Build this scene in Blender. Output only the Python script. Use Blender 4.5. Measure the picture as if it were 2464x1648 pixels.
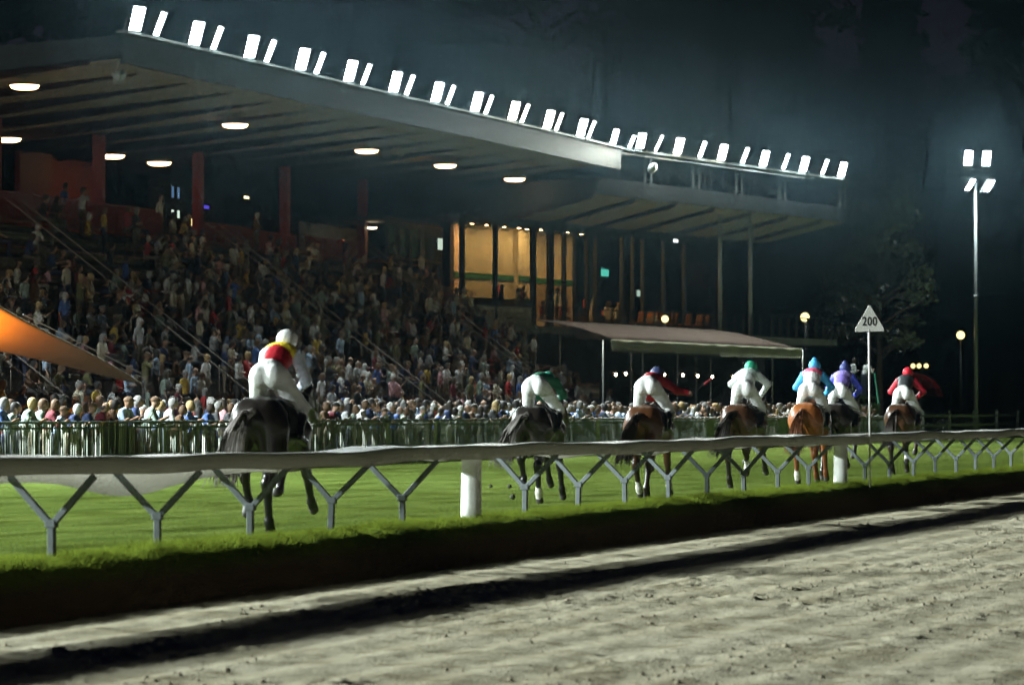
import bpy, bmesh, math, random
import numpy as np
from mathutils import Vector, Matrix

for o in list(bpy.data.objects):
    bpy.data.objects.remove(o, do_unlink=True)
SC = bpy.context.scene
COL = SC.collection
R = math.radians
RNG = random.Random(11)
NR = np.random.RandomState(5)

# ------------------------------------------------------------------ camera
# world: X runs down the home straight, Y points from the camera to the stand, z = 0 is the turf
HEAD, PITCH = R(17.315), R(1.119)
cam_d = bpy.data.cameras.new('camera')
cam = bpy.data.objects.new('camera', cam_d)
COL.objects.link(cam)
cam.location = (0, 0, 1.45)
_v = Vector((math.cos(HEAD) * math.cos(PITCH), math.sin(HEAD) * math.cos(PITCH), math.sin(PITCH)))
cam.rotation_euler = _v.to_track_quat('-Z', 'Y').to_euler()
cam_d.sensor_width = 36
cam_d.lens = 36 * 8500 / 2464
cam_d.clip_start = 0.1
cam_d.clip_end = 2000
cam_d.dof.use_dof = True
cam_d.dof.focus_distance = 74
cam_d.dof.aperture_fstop = 3.4
SC.camera = cam

# ------------------------------------------------------------------ night sky
world = bpy.data.worlds.new('World')
SC.world = world
world.use_nodes = True
wn = world.node_tree.nodes
sky = wn.new('ShaderNodeTexSky')
sky.sky_type = 'NISHITA'
sky.sun_disc = False
sky.sun_elevation = R(-3.0)
sky.sun_rotation = R(0)
wn['Background'].inputs['Strength'].default_value = SKY_STRENGTH = 0.055
tint = wn.new('ShaderNodeMix'); tint.data_type = 'RGBA'; tint.blend_type = 'MULTIPLY'; tint.inputs['Factor'].default_value = 1
tint.inputs[7].default_value = (.75, .88, 2.5, 1)          # late dusk: what is left of the sky is indigo
world.node_tree.links.new(sky.outputs[0], tint.inputs[6])
world.node_tree.links.new(tint.outputs[2], wn['Background'].inputs['Color'])

SC.view_settings.view_transform = 'Standard'
SC.view_settings.look = 'None'
SC.view_settings.exposure = 0.0
SC.view_settings.gamma = 1.0
SC.render.engine = 'CYCLES'
SC.cycles.use_denoising = True
SC.cycles.denoising_input_passes = 'RGB'
SC.cycles.max_bounces = 6
SC.cycles.diffuse_bounces = 3
SC.cycles.glossy_bounces = 2
SC.cycles.transmission_bounces = 4
SC.cycles.transparent_max_bounces = 12
SC.cycles.volume_bounces = 0
SC.cycles.sample_clamp_indirect = 4.0
SC.cycles.sample_clamp_direct = 40.0
SC.cycles.caustics_reflective = False
SC.cycles.caustics_refractive = False

FLOOD = 620.0        # radiance of a floodlight lens
BEAM = 4200.0        # watts of a roof floodlight beam
MAST = 26000.0       # watts of a mast floodlight beam
CEIL = 7.5          # radiance of a warm ceiling bowl
HAZE = 0.000038

# ------------------------------------------------------------------ helpers
def tag(o, label=None, cat=None, group=None, kind=None):
    if label: o['label'] = label
    if cat: o['category'] = cat
    if group: o['group'] = group
    if kind: o['kind'] = kind
    return o

def link(o, parent=None):
    COL.objects.link(o)
    if parent is not None:
        o.parent = parent
    return o

def empty(name, loc=(0, 0, 0), rz=0.0):
    o = bpy.data.objects.new(name, None)
    o.location = loc
    o.rotation_euler = (0, 0, rz)
    o.empty_display_size = 0.2
    return link(o)

def mesh_obj(name, verts, faces, mat, parent=None, smooth=False, loc=None, rz=None):
    me = bpy.data.meshes.new(name)
    me.from_pydata([tuple(map(float, v)) for v in verts], [], [tuple(int(i) for i in f) for f in faces])
    if smooth:
        me.polygons.foreach_set('use_smooth', [True] * len(me.polygons))
    if mat: me.materials.append(mat)
    me.update()
    o = bpy.data.objects.new(name, me)
    if loc is not None: o.location = loc
    if rz is not None: o.rotation_euler = (0, 0, rz)
    return link(o, parent)

def np_mesh(name, V, F, mat=None, smooth=True):
    """V (n,3) float, F (m,k) int with constant k -> mesh"""
    me = bpy.data.meshes.new(name)
    V = np.ascontiguousarray(V, dtype=np.float32); F = np.ascontiguousarray(F, dtype=np.int32)
    k = F.shape[1]
    me.vertices.add(len(V)); me.vertices.foreach_set('co', V.ravel())
    me.loops.add(F.size); me.loops.foreach_set('vertex_index', F.ravel())
    me.polygons.add(len(F))
    me.polygons.foreach_set('loop_start', np.arange(0, F.size, k, dtype=np.int32))
    me.polygons.foreach_set('loop_total', np.full(len(F), k, dtype=np.int32))
    if smooth: me.polygons.foreach_set('use_smooth', np.ones(len(F), dtype=bool))
    if mat: me.materials.append(mat)
    me.update(calc_edges=True)
    me.validate()
    return me

class MB:
    """collects shapes for ONE mesh"""
    def __init__(s): s.v = []; s.f = []
    def add(s, vs, fs):
        n = len(s.v); s.v += [tuple(v) for v in vs]; s.f += [tuple(i + n for i in f) for f in fs]; return s
    def box(s, x0, x1, y0, y1, z0, z1):
        return s.add([(x0,y0,z0),(x1,y0,z0),(x1,y1,z0),(x0,y1,z0),(x0,y0,z1),(x1,y0,z1),(x1,y1,z1),(x0,y1,z1)],
                     [(0,3,2,1),(4,5,6,7),(0,1,5,4),(1,2,6,5),(2,3,7,6),(3,0,4,7)])
    def bar(s, p, q, w, h=None):
        h = h or w
        p = Vector(p); q = Vector(q); d = (q - p).normalized()
        up = Vector((0,0,1)) if abs(d.z) < .9 else Vector((0,1,0))
        a = d.cross(up).normalized() * (w / 2); b = a.cross(d).normalized() * (h / 2)
        vs = [p-a-b, p+a-b, p+a+b, p-a+b, q-a-b, q+a-b, q+a+b, q-a+b]
        return s.add(vs, [(0,3,2,1),(4,5,6,7),(0,1,5,4),(1,2,6,5),(2,3,7,6),(3,0,4,7)])
    def tube(s, pts, r, n=8, caps=True):
        pts = [Vector(p) for p in pts]
        rs = r if isinstance(r, (list, tuple)) else [r] * len(pts)
        rings = []
        for i, p in enumerate(pts):
            d = (pts[min(i+1, len(pts)-1)] - pts[max(i-1, 0)]).normalized()
            up = Vector((0,0,1)) if abs(d.z) < .9 else Vector((1,0,0))
            a = d.cross(up).normalized(); b = a.cross(d).normalized()
            rings.append([p + a*math.cos(t)*rs[i] + b*math.sin(t)*rs[i] for t in [2*math.pi*k/n for k in range(n)]])
        vs = [v for rg in rings for v in rg]; fs = []
        for i in range(len(pts)-1):
            for k in range(n):
                fs.append((i*n+k, i*n+(k+1)%n, (i+1)*n+(k+1)%n, (i+1)*n+k))
        if caps:
            fs.append(tuple(range(n))[::-1]); fs.append(tuple((len(pts)-1)*n+k for k in range(n)))
        return s.add(vs, fs)
    def lathe(s, prof, n=16, c=(0,0,0)):
        """prof: list of (r,z)"""
        vs = []; fs = []
        for r, z in prof:
            for k in range(n):
                t = 2*math.pi*k/n; vs.append((c[0]+r*math.cos(t), c[1]+r*math.sin(t), c[2]+z))
        for i in range(len(prof)-1):
            for k in range(n):
                fs.append((i*n+k, i*n+(k+1)%n, (i+1)*n+(k+1)%n, (i+1)*n+k))
        fs.append(tuple(range(n))[::-1]); fs.append(tuple((len(prof)-1)*n+k for k in range(n)))
        return s.add(vs, fs)
    def poly(s, vs): return s.add(vs, [tuple(range(len(vs)))])
    def build(s, name, mat, parent=None, smooth=False, loc=None, rz=None, bevel=0):
        o = mesh_obj(name, s.v, s.f, mat, parent, smooth, loc, rz)
        if bevel:
            m = o.modifiers.new('bevel', 'BEVEL'); m.width = bevel; m.segments = 2; m.limit_method = 'ANGLE'
        return o

def copy_tree(o, parent=None):
    c = o.copy(); COL.objects.link(c); c.parent = parent
    for ch in list(o.children):
        copy_tree(ch, c)
    return c

# ------------------------------------------------------------------ materials
MATS = {}
def mat(name, col, rough=0.7, metal=0.0, var=0.15, scale=3.0, bump=0.0, bscale=30.0, spec=0.4, stretch=None, sheen=0.0, detail=4):
    if name in MATS: return MATS[name]
    m = bpy.data.materials.new(name); m.use_nodes = True
    nt = m.node_tree; N = nt.nodes; L = nt.links
    b = N['Principled BSDF']
    b.inputs['Roughness'].default_value = rough; b.inputs['Metallic'].default_value = metal
    b.inputs['Specular IOR Level'].default_value = spec
    if sheen: b.inputs['Sheen Weight'].default_value = sheen
    tc = N.new('ShaderNodeTexCoord'); src = tc.outputs['Object']
    if stretch:
        mp = N.new('ShaderNodeMapping'); mp.inputs['Scale'].default_value = stretch
        L.new(src, mp.inputs['Vector']); src = mp.outputs[0]
    nz = N.new('ShaderNodeTexNoise'); nz.inputs['Scale'].default_value = scale; nz.inputs['Detail'].default_value = detail
    L.new(src, nz.inputs['Vector'])
    rp = N.new('ShaderNodeValToRGB')
    rp.color_ramp.elements[0].position = 0.3; rp.color_ramp.elements[1].position = 0.7
    rp.color_ramp.elements[0].color = [c * (1 - var) for c in col] + [1]
    rp.color_ramp.elements[1].color = [min(1, c * (1 + var)) for c in col] + [1]
    L.new(nz.outputs['Fac'], rp.inputs['Fac']); L.new(rp.outputs['Color'], b.inputs['Base Color'])
    if bump:
        n2 = N.new('ShaderNodeTexNoise'); n2.inputs['Scale'].default_value = bscale; n2.inputs['Detail'].default_value = 5
        L.new(src, n2.inputs['Vector'])
        bp = N.new('ShaderNodeBump'); bp.inputs['Strength'].default_value = bump; bp.inputs['Distance'].default_value = 0.02
        L.new(n2.outputs['Fac'], bp.inputs['Height']); L.new(bp.outputs[0], b.inputs['Normal'])
    MATS[name] = m
    return m

def obj_color_mat(name, rough=0.8, var=0.18, scale=9.0, spec=0.25, bump=0.25):
    """colour comes from the object's own colour"""
    m = bpy.data.materials.new(name); m.use_nodes = True
    nt = m.node_tree; N = nt.nodes; L = nt.links; b = N['Principled BSDF']
    b.inputs['Roughness'].default_value = rough; b.inputs['Specular IOR Level'].default_value = spec
    oi = N.new('ShaderNodeObjectInfo'); tc = N.new('ShaderNodeTexCoord')
    nz = N.new('ShaderNodeTexNoise'); nz.inputs['Scale'].default_value = scale; nz.inputs['Detail'].default_value = 3
    L.new(tc.outputs['Object'], nz.inputs['Vector'])
    mr = N.new('ShaderNodeMapRange'); mr.inputs['From Min'].default_value = .3; mr.inputs['From Max'].default_value = .7
    mr.inputs['To Min'].default_value = 1 - var; mr.inputs['To Max'].default_value = 1 + var
    L.new(nz.outputs['Fac'], mr.inputs['Value'])
    mx = N.new('ShaderNodeMix'); mx.data_type = 'RGBA'; mx.blend_type = 'MULTIPLY'; mx.inputs['Factor'].default_value = 1
    L.new(oi.outputs['Color'], mx.inputs[6]); L.new(mr.outputs[0], mx.inputs[7]); L.new(mx.outputs[2], b.inputs['Base Color'])
    if bump:
        bp = N.new('ShaderNodeBump'); bp.inputs['Strength'].default_value = bump; bp.inputs['Distance'].default_value = .03
        L.new(nz.outputs['Fac'], bp.inputs['Height']); L.new(bp.outputs[0], b.inputs['Normal'])
    return m

def emit_mat(name, col, strength, lights=True):
    if name in MATS: return MATS[name]
    m = bpy.data.materials.new(name); m.use_nodes = True
    N = m.node_tree.nodes; N.remove(N['Principled BSDF'])
    e = N.new('ShaderNodeEmission'); e.inputs['Color'].default_value = (*col, 1); e.inputs['Strength'].default_value = strength
    m.node_tree.links.new(e.outputs[0], N['Material Output'].inputs['Surface'])
    if not lights: m.cycles.emission_sampling = 'NONE'     # too dim to be worth sampling as a lamp
    MATS[name] = m
    return m

def glass_mat(name, tint=(.75, .85, .82), gloss=0.08):
    if name in MATS: return MATS[name]
    m = bpy.data.materials.new(name); m.use_nodes = True
    N = m.node_tree.nodes; L = m.node_tree.links; N.remove(N['Principled BSDF'])
    t = N.new('ShaderNodeBsdfTransparent'); t.inputs['Color'].default_value = (*tint, 1)
    g = N.new('ShaderNodeBsdfGlossy'); g.inputs['Roughness'].default_value = 0.03
    lw = N.new('ShaderNodeLayerWeight'); pw = N.new('ShaderNodeMath'); pw.operation = 'POWER'; pw.inputs[1].default_value = 4.0
    L.new(lw.outputs['Facing'], pw.inputs[0]); fr = N.new('ShaderNodeMath'); fr.operation = 'MULTIPLY_ADD'; fr.inputs[1].default_value = .5; fr.inputs[2].default_value = .03
    L.new(pw.outputs[0], fr.inputs[0])
    mx = N.new('ShaderNodeMixShader')
    L.new(fr.outputs[0], mx.inputs[0]); L.new(t.outputs[0], mx.inputs[1]); L.new(g.outputs[0], mx.inputs[2])
    L.new(mx.outputs[0], N['Material Output'].inputs['Surface'])
    MATS[name] = m
    return m

# smooth value noise on a grid, for relief
def vnoise(x, y, seed=0):
    xi = np.floor(x).astype(np.int64); yi = np.floor(y).astype(np.int64)
    xf = x - xi; yf = y - yi
    u = xf*xf*(3-2*xf); v = yf*yf*(3-2*yf)
    def h(a, b):
        n = (a * 374761393 + b * 668265263 + seed * 1442695041) & 0x7fffffff
        n = ((n ^ (n >> 13)) * 1274126177) & 0x7fffffff
        return ((n ^ (n >> 16)) & 0xffff) / 65535.0
    return (h(xi,yi)*(1-u)+h(xi+1,yi)*u)*(1-v) + (h(xi,yi+1)*(1-u)+h(xi+1,yi+1)*u)*v

def fbm(x, y, oct=4, seed=0):
    t = 0; a = .5
    for i in range(oct):
        t = t + a * vnoise(x * 2**i, y * 2**i, seed + i); a *= .5
    return t

# ------------------------------------------------------------------ implicit bodies (smooth union of tapered limbs)
def surface_nets(F, org, h):
    S = F < 0
    nx, ny, nz = F.shape
    C = np.zeros((nx-1, ny-1, nz-1), np.int8)
    for dx in (0,1):
        for dy in (0,1):
            for dz in (0,1):
                C += S[dx:nx-1+dx, dy:ny-1+dy, dz:nz-1+dz]
    act = (C > 0) & (C < 8)
    idx = np.argwhere(act)
    ids = -np.ones(act.shape, np.int64); ids[act] = np.arange(len(idx))
    acc = np.zeros((len(idx), 3)); cnt = np.zeros(len(idx))
    cor = [(0,0,0),(1,0,0),(0,1,0),(1,1,0),(0,0,1),(1,0,1),(0,1,1),(1,1,1)]
    val = [F[idx[:,0]+c[0], idx[:,1]+c[1], idx[:,2]+c[2]] for c in cor]
    for a in range(8):
        for b in range(a+1, 8):
            d = np.abs(np.array(cor[a]) - np.array(cor[b]))
            if d.sum() != 1: continue
            va, vb = val[a], val[b]
            x = (va < 0) != (vb < 0)
            t = np.where(x, va / np.where(x, va - vb, 1), 0)
            p = np.array(cor[a])[None] + t[:, None] * (np.array(cor[b]) - np.array(cor[a]))[None]
            acc += np.where(x[:, None], p, 0); cnt += x
    V = (idx + acc / cnt[:, None]) * h + org
    Q = []
    for ax in range(3):
        sl0 = [slice(None)]*3; sl1 = [slice(None)]*3
        sl0[ax] = slice(0, -1); sl1[ax] = slice(1, None)
        a = S[tuple(sl0)]; b = S[tuple(sl1)]
        e = np.argwhere(a != b)
        o1, o2 = [(1,2),(2,0),(0,1)][ax]
        e = e[(e[:,o1] > 0) & (e[:,o2] > 0) & (e[:,o1] < F.shape[o1]-1) & (e[:,o2] < F.shape[o2]-1)]
        ins = S[e[:,0], e[:,1], e[:,2]]
        def c(d1, d2):
            k = e.copy(); k[:,o1] -= d1; k[:,o2] -= d2
            return ids[k[:,0], k[:,1], k[:,2]]
        q = np.stack([c(1,1), c(0,1), c(0,0), c(1,0)], 1)
        q = np.where(ins[:,None], q, q[:, ::-1])
        Q.append(q)
    return V, np.concatenate(Q)

def implicit(prims, h, k=0.03):
    """prims: (label, 'c', a, b, ra, rb) tapered limb or (label, 'e', centre, radii) ellipsoid or (label,'r',centre,radii,euler)
    -> V, Q, vertex label array"""
    pts = []
    for p in prims:
        if p[1] == 'c':
            r = max(p[4], p[5]) + .05
            pts += [np.array(p[2]) - r, np.array(p[2]) + r, np.array(p[3]) - r, np.array(p[3]) + r]
        else:
            r = max(p[3]) + .05
            pts += [np.array(p[2]) - r, np.array(p[2]) + r]
    lo = np.min(pts, 0) - 2*h; hi = np.max(pts, 0) + 2*h
    n = np.ceil((hi - lo) / h).astype(int) + 1
    X, Y, Z = np.meshgrid(*[lo[i] + h*np.arange(n[i]) for i in range(3)], indexing='ij')
    P = np.stack([X, Y, Z], -1).reshape(-1, 3).astype(np.float32)
    def dist(p, P):
        if p[1] == 'c':
            a = np.array(p[2], np.float32); b = np.array(p[3], np.float32); ba = b - a
            t = np.clip((P - a) @ ba / max(1e-9, float(ba @ ba)), 0, 1)
            return np.linalg.norm(P - a - t[:, None]*ba, axis=1) - (p[4] + (p[5]-p[4])*t)
        c = np.array(p[2], np.float32); r = np.array(p[3], np.float32); q = P - c
        if len(p) > 4:
            M = np.array(Matrix.Rotation(p[4][2],3,'Z') @ Matrix.Rotation(p[4][1],3,'Y') @ Matrix.Rotation(p[4][0],3,'X'))
            q = q @ M
        k0 = np.linalg.norm(q / r, axis=1); k1 = np.linalg.norm(q / (r*r), axis=1)
        return k0 * (k0 - 1) / np.maximum(k1, 1e-6)
    D = None
    for p in prims:
        d = dist(p, P)
        if D is None: D = d
        else:
            hh = np.clip(.5 + .5*(D - d)/k, 0, 1)
            D = D*(1-hh) + d*hh - k*hh*(1-hh)
    V, Q = surface_nets(D.reshape(X.shape), lo, h)
    LD = np.stack([dist(p, V.astype(np.float32)) for p in prims], 1)
    lab = np.array([p[0] for p in prims])[np.argmin(LD, 1)]
    return V, Q, lab

def vnormals(V, Q):
    n = np.cross(V[Q[:,2]] - V[Q[:,0]], V[Q[:,3]] - V[Q[:,1]])
    N = np.zeros_like(V)
    for k in range(4): np.add.at(N, Q[:,k], n)
    return N / np.maximum(np.linalg.norm(N, axis=1, keepdims=True), 1e-9)

def shell(V, Q, N, fmask, off):
    q = Q[fmask]
    if len(q) == 0: return None
    u, inv = np.unique(q, return_inverse=True)
    return V[u] + N[u]*off, inv.reshape(q.shape)

ORD = lambda n: '%d%s' % (n, 'th' if 10 <= n % 100 <= 20 else {1: 'st', 2: 'nd', 3: 'rd'}.get(n % 10, 'th'))
# ================================================================== SETTING
def grass_material(name, soil=False):
    m = bpy.data.materials.new(name); m.use_nodes = True
    N = m.node_tree.nodes; L = m.node_tree.links; b = N['Principled BSDF']
    b.inputs['Roughness'].default_value = .9; b.inputs['Specular IOR Level'].default_value = 0
    tc = N.new('ShaderNodeTexCoord')
    def noise(sc, det, st=None):
        src = tc.outputs['Object']
        if st:
            mp = N.new('ShaderNodeMapping'); mp.inputs['Scale'].default_value = st; L.new(src, mp.inputs['Vector']); src = mp.outputs[0]
        n = N.new('ShaderNodeTexNoise'); n.inputs['Scale'].default_value = sc; n.inputs['Detail'].default_value = det
        L.new(src, n.inputs['Vector']); return n.outputs['Fac']
    def ramp(f, p0, c0, p1, c1):
        r = N.new('ShaderNodeValToRGB'); e = r.color_ramp.elements
        e[0].position = p0; e[0].color = (*c0, 1); e[1].position = p1; e[1].color = (*c1, 1)
        L.new(f, r.inputs['Fac']); return r.outputs['Color']
    def mix(f, a, bb, mode='MIX'):
        x = N.new('ShaderNodeMix'); x.data_type = 'RGBA'; x.blend_type = mode
        if isinstance(f, float): x.inputs['Factor'].default_value = f
        else: L.new(f, x.inputs['Factor'])
        L.new(a, x.inputs[6]); L.new(bb, x.inputs[7]); return x.outputs[2]
    c = ramp(noise(1.3, 4, (.35, 1, 1)), .3, (.064, .096, .022), .72, (.114, .150, .040))
    fine = ramp(noise(34, 4, (.5, 1.2, 1)), .35, (.55, .55, .5), .68, (1.35, 1.3, 1.3))
    c = mix(1.0, c, fine, 'MULTIPLY')
    patch = ramp(noise(.32, 5), .62, (0, 0, 0), .74, (.45, .45, .45))
    dry = N.new('ShaderNodeRGB'); dry.outputs[0].default_value = (.13, .145, .035, 1)
    c = mix(patch, c, dry.outputs[0])
    worn = ramp(noise(.9, 6, (.5, 1, 1)), .36, (.62, .60, .55), .52, (1, 1, 1)); c = mix(1.0, c, worn, 'MULTIPLY')
    mow = ramp(noise(.55, 2, (.04, 1, 1)), .42, (.84, .86, .84), .58, (1.08, 1.06, 1.05)); c = mix(1.0, c, mow, 'MULTIPLY')
    if soil:
        geo = N.new('ShaderNodeSeparateXYZ'); L.new(tc.outputs['Object'], geo.inputs[0])
        nz = N.new('ShaderNodeMath'); nz.operation = 'MULTIPLY_ADD'
        L.new(noise(5, 5), nz.inputs[0]); nz.inputs[1].default_value = .22; L.new(geo.outputs['Z'], nz.inputs[2])
        mr = N.new('ShaderNodeMapRange'); L.new(nz.outputs[0], mr.inputs['Value'])
        mr.inputs['From Min'].default_value = -.12; mr.inputs['From Max'].default_value = .02
        earth = ramp(noise(9, 6), .3, (.07, .048, .03), .7, (.15, .105, .07))
        c = mix(mr.outputs[0], earth, c)
    L.new(c, b.inputs['Base Color'])
    bp = N.new('ShaderNodeBump'); bp.inputs['Strength'].default_value = .7; bp.inputs['Distance'].default_value = .05
    L.new(noise(26, 5, (.6, 1.2, 1)), bp.inputs['Height']); L.new(bp.outputs[0], b.inputs['Normal'])
    return m

def sand_material():
    m = bpy.data.materials.new('sand'); m.use_nodes = True
    N = m.node_tree.nodes; L = m.node_tree.links; b = N['Principled BSDF']
    b.inputs['Roughness'].default_value = .92; b.inputs['Specular IOR Level'].default_value = 0
    tc = N.new('ShaderNodeTexCoord')
    def noise(sc, det):
        n = N.new('ShaderNodeTexNoise'); n.inputs['Scale'].default_value = sc; n.inputs['Detail'].default_value = det
        L.new(tc.outputs['Object'], n.inputs['Vector']); return n.outputs['Fac']
    r = N.new('ShaderNodeValToRGB'); e = r.color_ramp.elements
    e[0].position = .32; e[0].color = (.30, .265, .185, 1); e[1].position = .68; e[1].color = (.41, .37, .275, 1)
    L.new(noise(.8, 6), r.inputs['Fac'])
    r2 = N.new('ShaderNodeValToRGB'); e = r2.color_ramp.elements
    e[0].position = .33; e[0].color = (.5, .47, .42, 1); e[1].position = .5; e[1].color = (1, 1, 1, 1)
    L.new(noise(3.4, 6), r2.inputs['Fac'])
    mx = N.new('ShaderNodeMix'); mx.data_type = 'RGBA'; mx.blend_type = 'MULTIPLY'; mx.inputs['Factor'].default_value = .75
    L.new(r.outputs[0], mx.inputs[6]); L.new(r2.outputs[0], mx.inputs[7]); L.new(mx.outputs[2], b.inputs['Base Color'])
    bp = N.new('ShaderNodeBump'); bp.inputs['Strength'].default_value = .6; bp.inputs['Distance'].default_value = .02
    L.new(noise(38, 5), bp.inputs['Height']); L.new(bp.outputs[0], b.inputs['Normal'])
    return m

M_grass = grass_material('turf_grass'); M_bank = grass_material('bank_grass', soil=True)
M_sand = sand_material()
M_blade = mat('grass_blade', (.105, .165, .020), rough=.9, var=.4, scale=4, spec=0)
# grass blades let light through
_n = M_blade.node_tree.nodes; _l = M_blade.node_tree.links
_d = _n.new('ShaderNodeBsdfDiffuse'); _t = _n.new('ShaderNodeBsdfTranslucent'); _m = _n.new('ShaderNodeMixShader'); _m.inputs[0].default_value = .5
_c = _n['Principled BSDF'].inputs['Base Color'].links[0].from_socket
_g = _n.new('ShaderNodeMix'); _g.data_type = 'RGBA'; _g.blend_type = 'MULTIPLY'; _g.inputs['Factor'].default_value = 1; _g.inputs[7].default_value = (1.25, 1.02, 1.1, 1)
_l.new(_c, _g.inputs[6]); _l.new(_g.outputs[2], _d.inputs['Color']); _l.new(_g.outputs[2], _t.inputs['Color'])
_l.new(_d.outputs[0], _m.inputs[1]); _l.new(_t.outputs[0], _m.inputs[2]); _l.new(_m.outputs[0], _n['Material Output'].inputs['Surface'])
M_asph = mat('pavement_asphalt', (.055, .055, .055), rough=.9, var=.25, scale=2, bump=.3)
M_earth = mat('ground_earth', (.05, .055, .03), rough=.95, var=.3, scale=.5)

def grid_obj(name, xs, ys, zf, m, smooth=True):
    X, Y = np.meshgrid(xs, ys, indexing='ij')
    Z = zf(X, Y)
    V = np.stack([X, Y, Z], -1).reshape(-1, 3)
    a = np.arange(len(xs)-1)[:, None]*len(ys) + np.arange(len(ys)-1)[None]
    a = a.ravel()
    F = np.stack([a, a+len(ys), a+len(ys)+1, a+1], 1)
    o = bpy.data.objects.new(name, np_mesh(name, V, F, m, smooth))
    return link(o)

def steps(a, b, s0, s1):
    out = [a]; 
    while out[-1] < b:
        t = (out[-1]-a)/(b-a); out.append(out[-1] + s0 + (s1-s0)*t)
    return np.array(out)

tag(grid_obj('ground', np.linspace(-300, 900, 9), np.linspace(-500, 700, 9), lambda X, Y: X*0 - .95, M_earth), kind='structure')

# dirt training track in the foreground, 0.45 m below the turf
SX = np.concatenate([np.arange(-40, 10, 2.0), steps(10, 20, .5, .06), steps(20.06, 95, .05, .22), steps(95.3, 420, .3, 12)])
SY = np.concatenate([np.arange(-90, -1, 4.0), np.arange(-1, 13.4, .05)])
hp = []
def sand_z(X, Y):
    z = -.45 + .010*(fbm(X*.35, Y*.5, 3, 3) - .45)
    z = z + .006*(fbm(X*2.2, Y*3.2, 3, 9) - .45)
    lump = np.clip(fbm(X*4.2, Y*6.0, 3, 21) - .52, 0, 1)
    z = z + .17*lump*np.clip(fbm(X*.7, Y*.9, 2, 40)-.30, 0, 1)*2.0
    z = z + .016*(vnoise(X*9, Y*11, 33) - .5)
    z = z + .010*np.sin(Y*9 + 2*fbm(X*.3, Y*.5, 2, 8))
    return z
sand = grid_obj('sand_track', SX, SY, sand_z, M_sand)
me = sand.data
co = np.empty(len(me.vertices)*3, np.float32); me.vertices.foreach_get('co', co); co = co.reshape(-1, 3)
r2 = np.random.RandomState(3)
xs_all = co[:, 0].reshape(len(SX), len(SY)); ys_all = co[:, 1].reshape(len(SX), len(SY)); zz = co[:, 2].reshape(len(SX), len(SY))
for i in range(4200):
    hx = 21 + 74*r2.rand()**1.3; hy = 1 + 11*r2.rand(); rad = .025 + .045*r2.rand(); dep = .012 + .034*r2.rand()
    if fbm(np.array([hx*.35]), np.array([hy*.7]), 2, 91)[0] < .40: continue
    i0, i1 = np.searchsorted(SX, [hx-.4, hx+.4]); j0, j1 = np.searchsorted(SY, [hy-.4, hy+.4])
    d = np.sqrt((xs_all[i0:i1, j0:j1]-hx)**2*.6 + (ys_all[i0:i1, j0:j1]-hy)**2)/rad
    zz[i0:i1, j0:j1] += -dep*np.exp(-d*d*1.3) + .55*dep*np.exp(-(d-1.9)**2*2.2)
co[:, 2] = zz.ravel(); me.vertices.foreach_set('co', co.ravel()); me.update()
tag(sand, kind='structure')
# loose clods thrown over the sand, too many and too small to count
nc = 9000
cx_ = 22 + 80*r2.rand(nc)**1.25; cy_ = 1 + 11.6*r2.rand(nc); keep = fbm(cx_*.8, cy_*1.1, 3, 55) > .40 + .1*r2.rand(nc); cx_, cy_ = cx_[keep], cy_[keep]; nc = len(cx_)
ii = np.clip(np.searchsorted(SX, cx_), 0, len(SX)-1); jj = np.clip(np.searchsorted(SY, cy_), 0, len(SY)-1); cz_ = zz[ii, jj]
cr_ = (.007 + .022*r2.rand(nc)**2.2)[:, None, None]
oc = np.array([(1,0,0),(-1,0,0),(0,1,0),(0,-1,0),(0,0,1),(0,0,-1)], float)[None]*(.6+.8*r2.rand(nc, 6, 1))*np.array([1.3, 1.0, .9])
Vc = (oc*cr_ + np.stack([cx_, cy_, cz_+.004], 1)[:, None]).reshape(-1, 3)
Fo = np.array([(0,2,4),(2,1,4),(1,3,4),(3,0,4),(2,0,5),(1,2,5),(3,1,5),(0,3,5)])
Fc = (np.arange(nc)[:, None, None]*6 + Fo[None]).reshape(-1, 3)
tag(link(bpy.data.objects.new('clods', np_mesh('clods', Vc, Fc, mat('damp_sand', (.22, .19, .14), rough=.95, var=.3, scale=3, spec=0), False))), 'small damp clods scattered over the sand track', 'clods', kind='stuff')

# turf straight
TX = np.concatenate([steps(-40, 10, 3, 1), np.arange(10.5, 130, .6), steps(130, 420, .8, 14)])
TY = np.concatenate([np.arange(14.5, 34.3, .4), [34.3]])
def turf_z(X, Y):
    return .04*(fbm(X*.5, Y*.7, 3, 61)-.45) - .05*np.clip((Y-14.7)/.7, 0, 1)
tag(grid_obj('turf_track', TX, TY, turf_z, M_grass), kind='structure')

# overgrown grass bank that carries the running rail
def bank_z(X, Y):
    t = 14.78 - Y + .34*(fbm(X*1.1, Y*.5, 5, 77)-.45)
    z = np.interp(t, [-.1, .1, .40, .66, .86, 1.08, 1.32, 1.6], [-.02, .015, .03, -.03, -.15, -.30, -.43, -.53])
    return z + .09*(fbm(X*3.2, Y*4, 4, 81)-.45)
BX = np.concatenate([steps(-40, 10, 2, .3), np.arange(10.2, 20, .4), np.arange(20, 115, .12), steps(115, 420, .2, 12)])
BY = np.concatenate([np.linspace(13.0, 14.86, 38)])
tag(grid_obj('grass_bank', BX, BY, bank_z, M_bank), kind='structure')

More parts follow.
